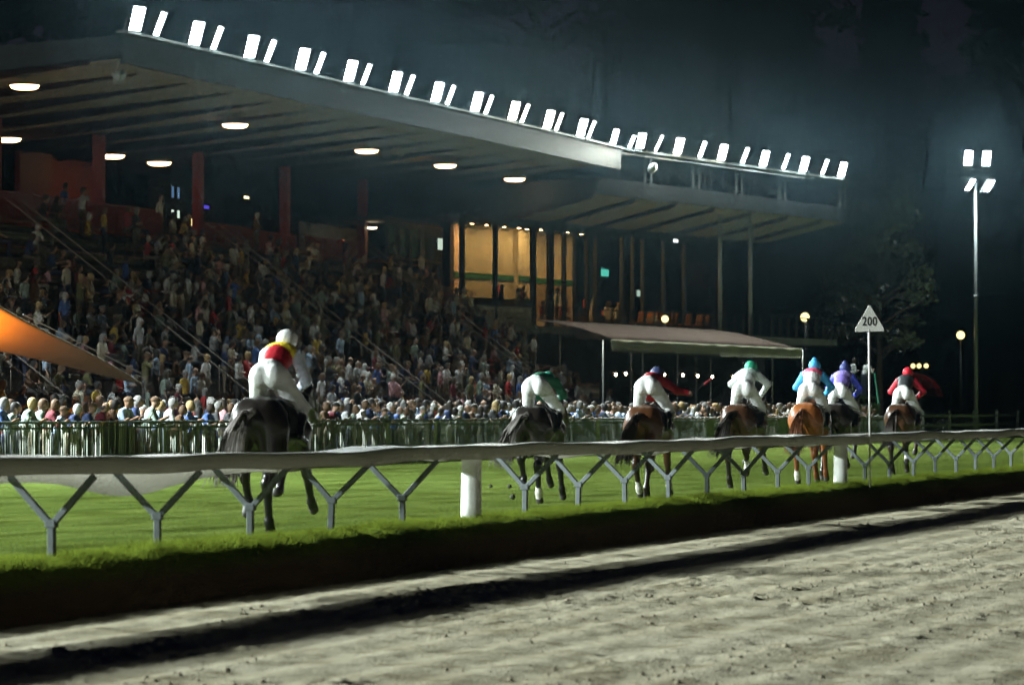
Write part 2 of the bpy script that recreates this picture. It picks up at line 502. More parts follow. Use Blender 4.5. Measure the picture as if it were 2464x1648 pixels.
def blades(name, n, xf, yf, zfun, hmin, hmax, w, lean, m, label, seed):
    r = np.random.RandomState(seed)
    x = xf(r, n); y = yf(r, n); z = zfun(x, y)
    a = r.rand(n)*2*np.pi; h = (hmin + (hmax-hmin)*r.rand(n)**1.5)*(.35 + 1.3*fbm(x*1.1, y*1.6, 3, seed+200)**1.2*1.4)
    la = r.rand(n)*2*np.pi; ln = lean*h*(0.2 + r.rand(n))
    dx = np.cos(a)*w*(.6+.8*r.rand(n)); dy = np.sin(a)*w
    V = np.empty((n, 3, 3)); 
    V[:,0] = np.stack([x-dx, y-dy, z-.01], 1); V[:,1] = np.stack([x+dx, y+dy, z-.01], 1)
    V[:,2] = np.stack([x+np.cos(la)*ln, y+np.sin(la)*ln - .15*ln, z+h], 1)
    F = np.arange(3*n).reshape(-1, 3)
    o = link(bpy.data.objects.new(name, np_mesh(name, V.reshape(-1, 3), F, m, False)))
    tag(o, label, 'grass', kind='stuff')
    return o
blades('bank_grass', 105000, lambda r, n: 27 + 85*r.rand(n)**1.35, lambda r, n: 14.12 + .74*r.rand(n)**.8, bank_z, .015, .085, .006, 1.5, M_blade,
       'ragged long grass along the lip of the bank', 1)
blades('turf_blades', 190000, lambda r, n: 28 + 90*r.rand(n)**1.4, lambda r, n: 14.35 + 18.5*r.rand(n)**1.2, turf_z, .008, .028, .004, .8, M_blade,
       'short mown grass of the race straight', 2)

# asphalt apron between the fence and the stand
tag(MB().box(-60, 420, 34.3, 240, -.9, -.02).build('pavement', M_asph), kind='structure')

# ================================================================== RUNNING RAIL
M_plastic = mat('rail_cover_plastic', (.50, .475, .445), rough=.5, var=.1, scale=5, bump=.12, bscale=14, spec=.35)
M_galv = mat('galvanised_steel', (.13, .148, .156), rough=.65, metal=.0, var=.15, scale=8)
M_white = mat('white_paint', (.72, .72, .69), rough=.5, var=.1, scale=6, bump=.05)
_n = M_plastic.node_tree.nodes; _l = M_plastic.node_tree.links
_t = _n.new('ShaderNodeBsdfTranslucent'); _t.inputs['Color'].default_value = (.80, .78, .72, 1); _m = _n.new('ShaderNodeMixShader'); _m.inputs[0].default_value = .38
_l.new(_n['Principled BSDF'].outputs[0], _m.inputs[1]); _l.new(_t.outputs[0], _m.inputs[2]); _l.new(_m.outputs[0], _n['Material Output'].inputs['Surface'])
RY = 14.54
rail = empty('running_rail', (0, 0, 0))
tag(rail, 'low running rail with wide white plastic cover on grey Y-shaped supports', 'rail')
# cover: an upside-down trough about a metre wide; the far skirt sags
rx = np.concatenate([np.arange(4, 130, .25), np.arange(130, 240, 2.)])
prof_n = 13
V = []; 
for x in rx:
    wv = .011*math.sin(x*1.1) + .014*math.sin(x*.43+1) + .007*math.sin(x*2.2)
    sag = .05*max(0, math.sin(x*.37+.4)) + .03*max(0, math.sin(x*1.15)) 
    sag += .20*math.exp(-((x-34.6)/1.7)**2) + .08*math.exp(-((x-31.0)/2.4)**2)
    tw = .022*math.sin(x*.6+2) + .012*math.sin(x*1.9)
    pr = [(RY-.50, .832+.008*math.sin(x*1.7)), (RY-.505, .88), (RY-.50, .955), (RY-.47, .998), (RY-.35, 1.004), (RY-.15, .992+tw), (RY, .985+tw), (RY+.15, .985+tw),
          (RY+.35, .985), (RY+.46, .968), (RY+.495, .93), (RY+.50+.02*math.sin(x*2.1), .88), (RY+.48-.25*sag, .82-sag)]
    V += [(x, y, z + wv) for y, z in pr]
V = np.array(V)
i = np.arange(len(rx)-1)[:, None]*prof_n + np.arange(prof_n-1)[None]; i = i.ravel()
F = np.stack([i, i+prof_n, i+prof_n+1, i+1], 1)
cov = link(bpy.data.objects.new('rail_cover', np_mesh('rail_cover', V, F, M_plastic)), rail)
sd = cov.modifiers.new('thickness', 'SOLIDIFY'); sd.thickness = .008
def y_support():
    b = MB()
    b.box(-.034, .034, -.034, .034, -.12, .40)
    for s in (-1, 1):
        b.bar((0, s*.012, .375), (0, s*.47, .845), .062, .062)
    b.box(-.042, .042, -.055, .055, .34, .42)
    b.box(-.055, .055, -.055, .055, -.12, .0)
    return b
ym = None
for k in range(-4, 52):
    x = 31.6 + 2.61*k
    if k in (5, 14, 23, 32, 41):
        p = MB().lathe([(.135, -.1), (.138, .2), (.132, .6), (.135, .95)], 20).build('post', M_white, rail, smooth=True, loc=(x, RY-.05, 0))
        p.rotation_euler = (RNG.uniform(-.02, .02), RNG.uniform(-.03, .05), 0)
        continue
    if ym is None:
        o = y_support().build('y_support', M_galv, rail, bevel=.006); ym = o.data
    else:
        o = link(bpy.data.objects.new('y_support', ym), rail); md = o.modifiers.new('bevel', 'BEVEL'); md.width = .006
    o.location = (x + RNG.uniform(-.04, .04), RY, RNG.uniform(-.02, .02)); o.rotation_euler = (RNG.uniform(-.03, .03), RNG.uniform(-.03, .03), RNG.uniform(-.1, .1))

# ------------------------------------------------------------------ distance marker
M_black = mat('black_paint', (.02, .02, .02), rough=.5, var=.1)
M_signwhite = mat('sign_white', (.60, .58, .55), rough=.5, var=.06, scale=4)
sg = empty('distance_marker', (68.6, 14.0, 0), 0)
tag(sg, 'white triangular distance marker reading 200 on a thin white pole', 'sign')
zl = 3.02
pole = MB().tube([(0, 0, -.1), (.0, 0, 1.4), (.0, 0.01, zl+.05)], [.016, .02, .024], 8).build('pole', M_signwhite, sg, smooth=True)
fa = R(180 + 11.5 + 6)   # the board faces back down the straight towards the camera
tri = MB()
w, hh, t = .28, .52, .012
prof = [(-w, 0), (w, .01), (w, .07), (.012, hh), (-.012, hh), (-w, .07)]
tri.add([(t, y, z) for y, z in prof] + [(-t, y, z) for y, z in prof],
        [tuple(range(6)), tuple(range(11, 5, -1))] + [(i, i+6, (i+1) % 6+6, (i+1) % 6) for i in range(6)])
bd = tri.build('sign_board', M_signwhite, sg, loc=(0, 0, zl), rz=fa)
cu = bpy.data.curves.new('digits', 'FONT'); cu.body = '200'; cu.size = .245; cu.align_x = 'CENTER'; cu.extrude = .003; cu.offset = .004; cu.space_character = 1.12
tmp = link(bpy.data.objects.new('digits', cu)); tmp.scale = (.72, 1, 1)
bpy.context.view_layer.update()
dme = bpy.data.meshes.new_from_object(tmp.evaluated_get(bpy.context.evaluated_depsgraph_get()))
bpy.data.objects.remove(tmp)
dme.materials.append(M_black)
dg_o = link(bpy.data.objects.new('digits', dme), bd)
dg_o.scale = (.74, 1, 1)
dg_o.location = (t+.004, 0, .125); dg_o.rotation_euler = (R(90), 0, R(90))

# ================================================================== CROWD FENCE
M_fence = mat('fence_green_steel', (.09, .115, .095), rough=.5, var=.25, scale=6, metal=.2)
M_picket = obj_color_mat('fence_picket_glint', rough=.45, spec=.5, var=.1, bump=0)
FY = 34.1
fence = empty('crowd_fence', (0, FY, 0))
tag(fence, 'long green steel picket fence holding the crowd back from the turf', 'fence')
FX0, FX1 = 66.0, 171.0
MB().tube([(FX0, 0, 1.2), (FX1, 0, 1.2)], .03, 8).build('handrail', M_fence, fence, smooth=True)
MB().box(FX0, FX1, -.02, .02, .10, .15).build('bottom_rail', M_fence, fence)
MB().box(FX0, FX1, -.02, .02, 1.05, 1.09).build('top_rail', M_fence, fence)
pm = None
x = FX0
while x < FX1:
    b = MB().box(-.035, .035, .03, .10, 0, 1.2)
    if pm is None: o = b.build('fence_post', M_fence, fence); pm = o.data
    else: o = link(bpy.data.objects.new('fence_post', pm), fence)
    o.location = (x, 0, 0); x += 2.4
pk = None; rest = MB(); cnt = 0
x = FX0 + .1
while x < FX1:
    pale = RNG.random()
    wd = .011
    if cnt < 300:
        if pk is None:
            o = MB().box(-wd, wd, -.012, .012, .03, 1.16).build('picket', M_picket, fence); pk = o.data
        else: o = link(bpy.data.objects.new('picket', pk), fence)
        o.location = (x, 0, 0)
        c = (.80, .80, .70) if pale > .58 else ((.42, .46, .40) if pale > .30 else (.10, .13, .11))  # pale and dark tones stand in for glints on the rods
        o.color = (*c, 1); cnt += 1
    else:
        rest.box(x-wd, x+wd, -.012, .012, .03, 1.16)
    x += .125 * (1 + RNG.uniform(-.12, .12))
o = rest.build('pickets', mat('far_pickets', (.28, .31, .27), rough=.5, var=.9, scale=1.0, stretch=(6, 0, 0), detail=2), fence); o['kind'] = 'stuff'  # dark-to-pale noise carries the painted glints further along
# pale panels hung on the fence
for (px, pw) in ((80.5, .12), (87.4, .16), (97.0, .22), (101.4, .25), (110.0, .3), (119.2, .4), (128.5, .5), (135.0, 1.3), (147.5, 3.0), (159.0, 4.0)):
    MB().box(px, px+pw, -.034, -.020, .06, 1.14).build('panel', mat('fence_panel', (.50, .52, .45), rough=.6, var=.2, scale=3) if pw < .8 else mat('fence_panel_green', (.16, .21, .15), rough=.6, var=.2, scale=3), fence)

# open post-and-rail fence further up the straight with a dark hedge under it
prf = empty('post_and_rail_fence', (0, 33.95, 0))
tag(prf, 'weathered post and rail fence beyond the end of the crowd fence', 'fence')
M_wood = mat('weathered_wood', (.24, .27, .22), rough=.8, var=.25, scale=5)
for zc in (1.22, .72):
    MB().box(171.5, 330, -.03, .03, zc-.06, zc+.06).build('rail', M_wood, prf)
pm = None; x = 173.0
while x < 330:
    if pm is None: o = MB().box(-.09, .09, .035, .16, 0, 1.5).build('fence_post', M_wood, prf); pm = o.data
    else: o = link(bpy.data.objects.new('fence_post', pm), prf)
    o.location = (x, 0, 0); x += 7.6
# ================================================================== GRANDSTAND
M_conc = mat('concrete', (.20, .20, .185), rough=.9, var=.2, scale=1.5, bump=.15)
M_soffit = mat('soffit_board', (.36, .28, .21), rough=.85, var=.08, scale=1.2, bump=.05)
M_beam = mat('roof_beam_paint', (.035, .012, .011), spec=.1, rough=.8, var=.2, scale=2)
M_roof = mat('roof_sheet', (.038, .041, .045), rough=.55, var=.15, scale=1)
M_redp = mat('red_panel', (.13, .006, .010), rough=.6, var=.2, scale=2)
M_redm = mat('red_metal', (.22, .018, .02), rough=.45, var=.2, scale=4)
M_dark = mat('dark_wall', (.035, .036, .040), rough=.8, var=.25, scale=1)
M_bench = mat('bench_board', (.24, .085, .045), rough=.6, var=.35, scale=2)
M_seatg = mat('bench_green', (.10, .11, .06), rough=.7, var=.3, scale=2)
M_wallw = mat('pale_plaster', (.42, .41, .37), rough=.9, var=.1, scale=1.5)
M_steel = mat('grey_steel', (.40, .43, .44), rough=.5, metal=.3, var=.12, scale=5)
M_frame = mat('dark_frame', (.03, .033, .035), rough=.5, var=.15, scale=5)
M_glass = glass_mat('window_glass')

SA = R(-1.9); S0 = Vector((99.7, 43.57, 0))
def SW(a, b, z): 
    return Vector((S0.x + a*math.cos(SA) - b*math.sin(SA), S0.y + a*math.sin(SA) + b*math.cos(SA), z))
st = empty('grandstand', S0, SA)
tag(st, 'long grandstand with cantilevered flat roof over crowded open terracing', 'grandstand')
SL = 50.4
def soff(b): return 12.25 - .075*b
# roof deck with fascia
rd = MB()
rd.add([(-.3,.0,12.95),(SL,.0,12.95),(SL,15.5,12.3),(-.3,15.5,12.3),(-.3,.0,12.32),(SL,.0,12.32),(SL,15.5,11.16),(-.3,15.5,11.16)],
       [(0,1,2,3),(7,6,5,4),(0,4,5,1),(1,5,6,2),(2,6,7,3),(3,7,4,0)])
deck = rd.build('roof', M_roof, st)
MB().box(-.3, SL, -.16, -.02, 12.1, 13.02).build('fascia', M_roof, deck)
MB().box(-.3, SL, -.30, .10, 13.02, 13.10).build('gantry_walkway', M_steel, deck)
nb = 14; pitch = SL/nb
pm = bm_ = None
for i in range(nb):
    a0 = i*pitch
    b = MB().add([(.14,0.02,soff(0.02)),(pitch-.14,0.02,soff(.02)),(pitch-.14,15.4,soff(15.4)),(.14,15.4,soff(15.4)),
                  (.14,0.02,soff(0.02)+.05),(pitch-.14,0.02,soff(.02)+.05),(pitch-.14,15.4,soff(15.4)+.05),(.14,15.4,soff(15.4)+.05)],
                 [(0,1,2,3),(7,6,5,4),(0,4,5,1),(1,5,6,2),(2,6,7,3),(3,7,4,0)])
    if pm is None: o = b.build('soffit_panel', M_soffit, st); pm = o.data
    else: o = link(bpy.data.objects.new('soffit_panel', pm), st)
    o.location = (a0, 0, -.0)
for i in range(nb+1):
    a0 = i*pitch - (.0 if i else -.05)
    if bm_ is None:
        zb = [(1.2, soff(1.2)-.02), (8, soff(8)-.32), (15.4, soff(15.4)-.45)]
        vs = []
        for y, z in zb:
            vs += [(-.12, y, z), (.12, y, z), (.12, y, soff(y)+.04), (-.12, y, soff(y)+.04)]
        fs = [(3,2,1,0)] + [(4*k+j, 4*k+(j+1)%4, 4*k+4+(j+1)%4, 4*k+4+j) for k in range(2) for j in range(4)] + [(8,9,10,11)]
        o = mesh_obj('roof_beam', vs, fs, M_beam, st); bm_ = o.data
    else: o = link(bpy.data.objects.new('roof_beam', bm_), st)
    o.location = (a0, 0, 0)
# terracing
NROW = 15
TA0, TA1 = -18.0, 44.0
def row_b(r): return -2.6 + .66*r
def row_z(r): return .55 + .485*r
bench_mats = [M_bench, M_seatg]
for r in range(NROW):
    MB().box(TA0, TA1, row_b(r), row_b(r)+.70 if r < NROW-1 else row_b(r)+.66, row_z(r)-.62, row_z(r)).build('terrace_step', M_conc, st)
    MB().box(TA0, TA1, row_b(r)+.30, row_b(r)+.56, row_z(r)+.36, row_z(r)+.41).build('bench', bench_mats[r % 2 if r % 5 else 0], st)
MB().box(TA0, TA1, row_b(NROW), 15.5, 7.2, 7.62).build('gallery_floor', M_conc, st)
MB().box(TA0, TA1, -2.75, -2.6, -.05, 1.0).build('front_wall', M_dark, st)
MB().box(TA0, 46.5, 15.42, 15.7, 0, 11.9).build('back_wall', M_dark, st)
MB().box(TA0-.3, TA0, -2.6, 15.4, 0, 7.6).build('side_wall', M_conc, st)
for a in (-9, 0, 8.4, 16.4, 25, 33.5, 42):
    MB().box(a-.16, a+.16, 8.6, 8.95, 7.62, 11.35).build('column', M_redm, st)
# dark rooms behind the gallery
for a0, a1, m, b0 in ((-10, 5, M_redp, 12.5), (17.5, 20.1, M_redp, 12.5), (20.8, 25.0, M_redp, 13), (30, 37, M_dark, 13), (39, 48, M_dark, 13.6)):
    MB().box(a0, a1, b0, b0+.2, 7.62, 11.0).build('room_wall', m, st)
# red gallery railing with mesh panels
rl = MB()
for z in (8.72, 7.72): rl.bar((-13.5, 7.45, z), (18.3, 7.45, z), .06)
a = -13.5
while a < 18.4:
    rl.bar((a, 7.45, 7.62), (a, 7.45, 8.75), .05); a += 1.9
gr = rl.build('gallery_railing', M_redm, st)
a = -13.4
pm = None
while a < 18:
    if pm is None: o = MB().box(.06, 1.84, 7.44, 7.46, 7.78, 8.66).build('railing_panel', M_redp, gr); pm = o.data
    else: o = link(bpy.data.objects.new('railing_panel', pm), gr)
    o.location = (a, 0, 0); a += 1.9
# red parapets and pale low walls along the upper gallery
for a0, a1, b, z0, z1, m in ((22.8, 27.0, 7.5, 7.45, 8.55, M_redp), (27.6, 32.2, 7.7, 7.4, 8.5, M_redp), (27.8, 32.3, 7.0, 6.7, 7.45, M_wallw),
                             (34.0, 39.2, 8.0, 7.4, 8.55, M_redp), (37.0, 39.6, 6.9, 6.5, 7.3, M_wallw)):
    MB().box(a0, a1, b, b+.12, z0, z1).build('parapet', m, st, bevel=.01)
# stair hand rails running down the terracing
for a in (-9.5, 5.0, 21.0, 36.0):
    b = MB()
    for k in (0, 1):
        b.tube([(a+k*1.1, -2.6, 1.65), (a+k*1.1, 6.6, 8.4)], .022, 6)
        for r in range(0, NROW, 3):
            b.tube([(a+k*1.1, row_b(r)+.1, row_z(r)), (a+k*1.1, row_b(r)+.1, row_z(r)+.95)], .018, 6)
    b.build('stair_railing', mat('stair_rail_steel', (.30, .27, .25), rough=.5, var=.2), st, smooth=True)
# crush barriers on the terracing, red tube
for a, r in ((8.5, 3), (13.5, 5), (18, 3), (25, 6), (28.5, 2), (33, 4), (40, 2), (7.5, 8)):
    b = MB(); z = row_z(r); bb = row_b(r)+.08
    for zz_ in (.55, 1.0): b.tube([(a, bb, z+zz_), (a+2.2, bb, z+zz_)], .025, 6)
    for k in (0, 1.1, 2.2): b.tube([(a+k, bb, z), (a+k, bb, z+1.02)], .025, 6)
    b.build('crush_barrier', M_redm, st, smooth=True)

# glazed box on the gallery
cb = empty('glazed_box', SW(40.4, 7.0, 6.5), SA)
tag(cb, 'small glazed box with pale blinds at the end of the terracing', 'cabin')
fr = MB()
for a in (0, 1.28, 2.56, 3.84, 5.12, 6.40): fr.box(a-.05, a+.05, -.05, .05, 0, 3.0)
for z in (0, 1.45, 2.95): fr.box(-.05, 6.45, -.06, .06, z-.05, z+.05)
fr.build('window_frame', M_frame, cb)
MB().box(-.1, 6.5, .1, 4, 3.05, 3.2).build('roof', M_dark, cb)
MB().box(-.1, 6.5, 3.8, 4, 0, 3.0).build('back_wall', M_wallw, cb)
for i in range(5):
    for j in range(2):
        MB().box(i*1.28+.06, i*1.28+1.22, -.012, .012, .06+1.45*j, 1.38+1.45*j+.05*j).build('pane', M_glass, cb)
M_blind = mat('blind_fabric', (.46, .45, .38), rough=.9, var=.1, scale=4)
for i, j in ((0, 0), (0, 1), (1, 0), (1, 1), (2, 1), (3, 0), (3, 1), (4, 1)):
    MB().box(i*1.28+.08, i*1.28+1.20, .12, .14, .08+1.45*j, 1.38+1.45*j).build('blind', M_blind, cb)
lm = MB().lathe([(.0, 0), (.22, .02), (.25, .08)], 14).build('ceiling_lamp', emit_mat('cabin_lamp', (1, .8, .5), 9), cb, loc=(2.2, 1.6, 2.75))

# ================================================================== PAVILION with restaurant
PA = R(-12.2); P1 = Vector((150.0, 41.9, 0))
def PW(a, b, z):
    return Vector((P1.x + a*math.cos(PA) - b*math.sin(PA), P1.y + a*math.sin(PA) + b*math.cos(PA), z))
pv = empty('restaurant_pavilion', P1, PA)
tag(pv, 'glazed restaurant pavilion lit warm inside under its own flat canopy', 'pavilion')
PL = 24.8
rf = MB().add([(-2,0,11.68),(PL,0,11.68),(PL,15,11.2),(-2,15,11.2),(-2,0,10.98),(PL,0,10.98),(PL,4.6,10.02),(-2,4.6,10.02),(PL,15,10.0),(-2,15,10.0)],
              [(0,1,2,3),(0,4,5,1),(4,7,6,5),(7,9,8,6),(2,8,9,3),(1,5,6,8,2),(0,3,9,7,4)]).build('roof', M_roof, pv)
sp = 4.0; pm = None
for i in range(7):
    a0 = -2 + i*sp
    a1 = min(PL, a0+sp)
    MB().add([(a0+.12,.15,10.93),(a1-.12,.15,10.93),(a1-.12,4.45,10.0),(a0+.12,4.45,10.0),(a0+.12,.15,10.96),(a1-.12,.15,10.96),(a1-.12,4.45,10.03),(a0+.12,4.45,10.03)],
             [(0,1,2,3)[::-1],(4,5,6,7),(0,1,5,4),(1,2,6,5),(2,3,7,6),(3,0,4,7)]).build('soffit_panel', M_soffit, pv)
    MB().bar((a0, .2, 10.86), (a0, 4.5, 9.93), .16, .2).build('roof_beam', M_beam, pv)
# lamp gantry on posts over the canopy edge
gt = MB()
gt.bar((-.4, .05, 13.05), (PL, .05, 13.05), .4, .10); gt.bar((-.4, .9, 13.0), (PL, .9, 13.0), .08)
gan = gt.build('lamp_gantry', M_steel, pv)
for a in (2.77, 7.6, 12.1, 16.9, 24.0):
    for k in (0, .62):
        MB().bar((a+k, .06, 11.69), (a+k, .06, 13.0), .07).build('gantry_post', M_steel, gan)
    br = MB()
    for k in (0, .62):
        br.bar((a+k, .1, 11.8), (a+k-.1, 1.7, 12.9), .05); br.bar((a+k, 1.7, 11.6), (a+k, 1.7, 12.9), .05)
    br.build('gantry_brace', M_steel, gan)
# floors, lower wall, columns
MB().box(-7, PL-1, 4.3, 14, 4.95, 5.28).build('floor_slab', M_conc, pv)
MB().box(4.0, PL, .6, 4.28, 4.75, 5.05).build('terrace_deck', M_conc, pv)
MB().box(-6, PL-.5, 4.4, 4.6, 0, 4.94).build('lower_wall', M_dark, pv)
MB().box(-6, PL-.5, 13.8, 14, 0, 10.1).build('back_wall', M_dark, pv)
for a in (12.3, 15.6):
    MB().tube([(a, 1.0, 5.05), (a, 1.0, 10.75)], .1, 10).build('column', M_frame if a < 0 else M_steel, pv, smooth=True)
# glazing
WB = 4.45
mull = [(-5.95, .2), (-3.06, .14), (.36, .28), (1.94, .42), (3.23, .16), (4.3, .2), (5.42, .14), (6.44, .42), (8.92, .16), (9.98, .14), (11.04, .2), (13.2, .16), (15.4, .2)]
for a, w_ in mull:
    MB().box(a-w_/2, a+w_/2, WB-.09, WB+.09, 5.28, 9.98).build('mullion', M_frame, pv)
MB().box(-5.9, 15.3, WB-.06, WB+.06, 9.62, 9.95).build('head_rail', M_frame, pv)
MB().box(-5.9, 15.3, WB-.05, WB+.05, 6.12, 6.2).build('mid_rail', M_frame, pv)
for i in range(len(mull)-1):
    a0 = mull[i][0]+mull[i][1]/2+.01; a1 = mull[i+1][0]-mull[i+1][1]/2-.01
    if a0 < .3:
        MB().box(a0, a1, WB-.03, WB+.02, 5.3, 6.1).build('spandrel', mat('spandrel_board', (.38, .36, .30), rough=.7, var=.1), pv)
    else:
        MB().box(a0, a1, WB-.008, WB+.008, 5.3, 6.1).build('pane', M_glass, pv)
    MB().box(a0, a1, WB-.008, WB+.008, 6.22, 9.6).build('pane', M_glass, pv)
# interior: warm plaster walls with a green dado band, a bar counter
M_warm = mat('warm_plaster', (.58, .50, .38), rough=.9, var=.06, scale=1.2)
M_band = mat('green_band', (.03, .16, .10), rough=.6, var=.2, scale=6)
M_art = mat('brown_mural', (.36, .27, .18), rough=.8, var=.45, scale=3.2)
MB().box(-.6, 6.9, 8.0, 8.2, 5.28, 9.95).build('inner_wall', M_warm, pv)
MB().box(6.9, 12.2, 8.6, 8.8, 5.28, 9.95).build('inner_wall', M_warm, pv)
MB().box(4.8, 5.6, 7.7, 8.0, 5.28, 9.95).build('inner_pier', M_warm, pv)
MB().box(-.6, 6.9, 7.955, 7.99, 7.5, 7.75).build('green_band', M_band, pv)
MB().box(6.92, 12.2, 8.555, 8.59, 7.5, 7.75).build('green_band', M_band, pv)
MB().box(4.77, 5.63, 7.66, 7.69, 7.5, 7.75).build('green_band', M_band, pv)
MB().box(7.6, 11.4, 8.55, 8.585, 5.8, 7.45).build('mural', M_art, pv)
MB().box(4.95, 5.45, 7.65, 7.69, 5.28, 7.0).build('doorway', M_dark, pv)
MB().box(2.9, 3.5, 7.95, 7.985, 6.7, 7.25).build('notice', mat('red_notice', (.35, .04, .04), var=.2), pv)
MB().box(-4.2, 2.5, 5.6, 6.2, 5.28, 6.40).build('bar_counter', mat('counter_front', (.55, .42, .30), rough=.7, var=.1), pv)
MB().box(-4.3, 2.6, 5.5, 6.3, 6.40, 6.48).build('counter_top', M_band, pv)
MB().box(-5.8, PL-1, 4.6, 13.7, 9.97, 9.995).build('inner_ceiling', M_dark, pv)
# terrace railing of the deck
tr = MB()
for z in (5.6, 6.05): tr.bar((4.1, .8, z), (PL-.2, .8, z), .05)
trail = tr.build('deck_railing', M_frame, pv)
a = 4.2
while a < PL:
    MB().box(a-.04, a+.04, .76, .84, 5.05, 6.08).build('railing_post', M_frame, trail); a += .95 if RNG.random() > .3 else 1.3

# orange chairs on the deck
M_orange = mat('orange_plastic', (.75, .20, .03), rough=.5, var=.15, scale=5)
chair0 = None
for i in range(11):
    a = 4.6 + i*.72 + RNG.uniform(-.1, .1)
    if chair0 is None:
        c = empty('deck_chair')
        MB().box(-.22, .22, -.22, .22, .43, .47).build('seat', M_orange, c, bevel=.01)
        MB().add([(-.21,.20,.5),(.21,.20,.5),(.21,.30,.95),(-.21,.30,.95),(-.21,.23,.5),(.21,.23,.5),(.21,.33,.95),(-.21,.33,.95)],
                 [(0,1,2,3),(7,6,5,4),(0,4,5,1),(1,5,6,2),(2,6,7,3),(3,7,4,0)]).build('backrest', M_orange, c)
        for sx in (-.19, .19):
            for sy in (-.19, .19): MB().tube([(sx, sy, 0), (sx, sy, .44)], .015, 6).build('leg', M_frame, c)
        chair0 = c
    else: c = copy_tree(chair0)
    c.location = PW(a, 1.75 + RNG.uniform(-.2, .2), 5.05); c.rotation_euler = (0, 0, PA + math.pi + RNG.uniform(-.3, .3))
    tag(c, 'orange plastic chair on the restaurant deck, %s from the glazing' % ORD(i+1), 'chair', 'chairs on the restaurant deck')

# recessed restaurant ceiling spots; the last few are added to widen the light
spot0 = None
spots = [(-.7, 7.0), (.44, 6.9), (2.4, 7.1), (3.6, 7.0), (5.5, 6.9), (4.7, 7.2), (5.2, 6.4), (6.9, 7.1), (8.1, 6.9), (10, 7.2), (14.8, 7), (1.5, 6.4), (7.6, 6.0), (9.2, 6.1), (11.6, 6.6), (13.0, 6.2)]
for i, (a, b) in enumerate(spots):
    if spot0 is None:
        c = empty('ceiling_spot')
        MB().lathe([(.10, 0), (.12, .02), (.12, .10)], 12).build('housing', M_frame, c)
        MB().lathe([(.001, -.012), (.085, -.004), (.085, .0)], 12).build('bulb', emit_mat('spot_bulb', (1, .50, .18), 360), c)
        spot0 = c
    else: c = copy_tree(spot0)
    c.location = PW(a, b, 9.87)
    tag(c, 'small warm spot among real and added ones in the restaurant ceiling, %s from the left' % ORD(i+1), 'lamp', 'restaurant ceiling spots')

# ================================================================== SCREENS
def screen(loc, rz, w, h, col, strength, label, cat='screen', name='monitor'):
    o = empty(name, loc, rz)
    MB().box(-w/2-.03, w/2+.03, .0, .08, -.03, h+.03).build('casing', M_frame, o)
    MB().box(-w/2, w/2, -.012, -.002, 0, h).build('display', emit_mat('display_%.2f_%.2f_%.2f_%.1f' % (*col, strength), col, strength, False), o)
    tag(o, label, cat); return o
sl_ = [(29.7, 12.0, 9.93, .2, .45, (.15, .30, .55), .45, 'narrow blue screen, upper one nearer the roof end'), (30.25, 12.0, 9.93, .2, .45, (.15, .28, .5), .45, 'narrow blue screen, upper one nearer the restaurant'),
       (29.7, 12.0, 9.15, .2, .30, (.8, .95, .85), .9, 'bright white screen, lower one nearer the roof end'), (30.25, 12.0, 9.15, .2, .30, (.75, .95, .8), .9, 'bright white screen, lower one nearer the restaurant')]
for a, b, z, w_, h_, c, s_, lb in sl_:
    screen(SW(a, b, z), SA, w_, h_, c, s_, lb + ' of four on the gallery')
screen(SW(34.3, 12.6, 9.75), SA, .5, .14, (.12, .08, .8), .7, 'small blue lettered display in the dark gallery', 'display')
o = screen(SW(38.4, 12.6, 10.4), SA, .5, .1, (1, .85, .4), 3, 'short yellow strip lamp under the gallery roof', 'lamp', 'strip_lamp')
screen(SW(32.4, 12.4, 8.95), SA, .05, .3, (1, .75, .3), 1.5, 'thin upright amber lamp low in the gallery', 'lamp', 'strip_lamp')
screen(SW(40.5, 9.0, 8.6), SA, .42, .1, (1, .3, .12), 1.2, 'red glowing sign on the counter behind the red parapets', 'sign', 'light_sign')
screen(PW(-5.2, 6.0, 8.5), PA, .4, .5, (.7, .85, .7), .8, 'white screen behind the glass left of the bar', 'screen')
screen(PW(10.1, 6.0, 7.85), PA, .78, .34, (.15, .75, .62), 1.1, 'cyan lit sign of two bars behind the restaurant glass', 'sign', 'light_sign')
screen(PW(12.6, 7.5, 8.1), PA, .3, .3, (.12, .5, .45), .5, 'dim cyan lit sign deeper in the restaurant', 'sign', 'light_sign')
screen(PW(13.6, 6.0, 7.0), PA, .42, .3, (.8, .85, .75), .9, 'white screen low behind the restaurant glass near the deck', 'screen')
screen(PW(12.6, 3.5, 9.5), PA, .5, .16, (.85, .95, .9), 1.6, 'small white lit sign under the far canopy', 'sign', 'light_sign')

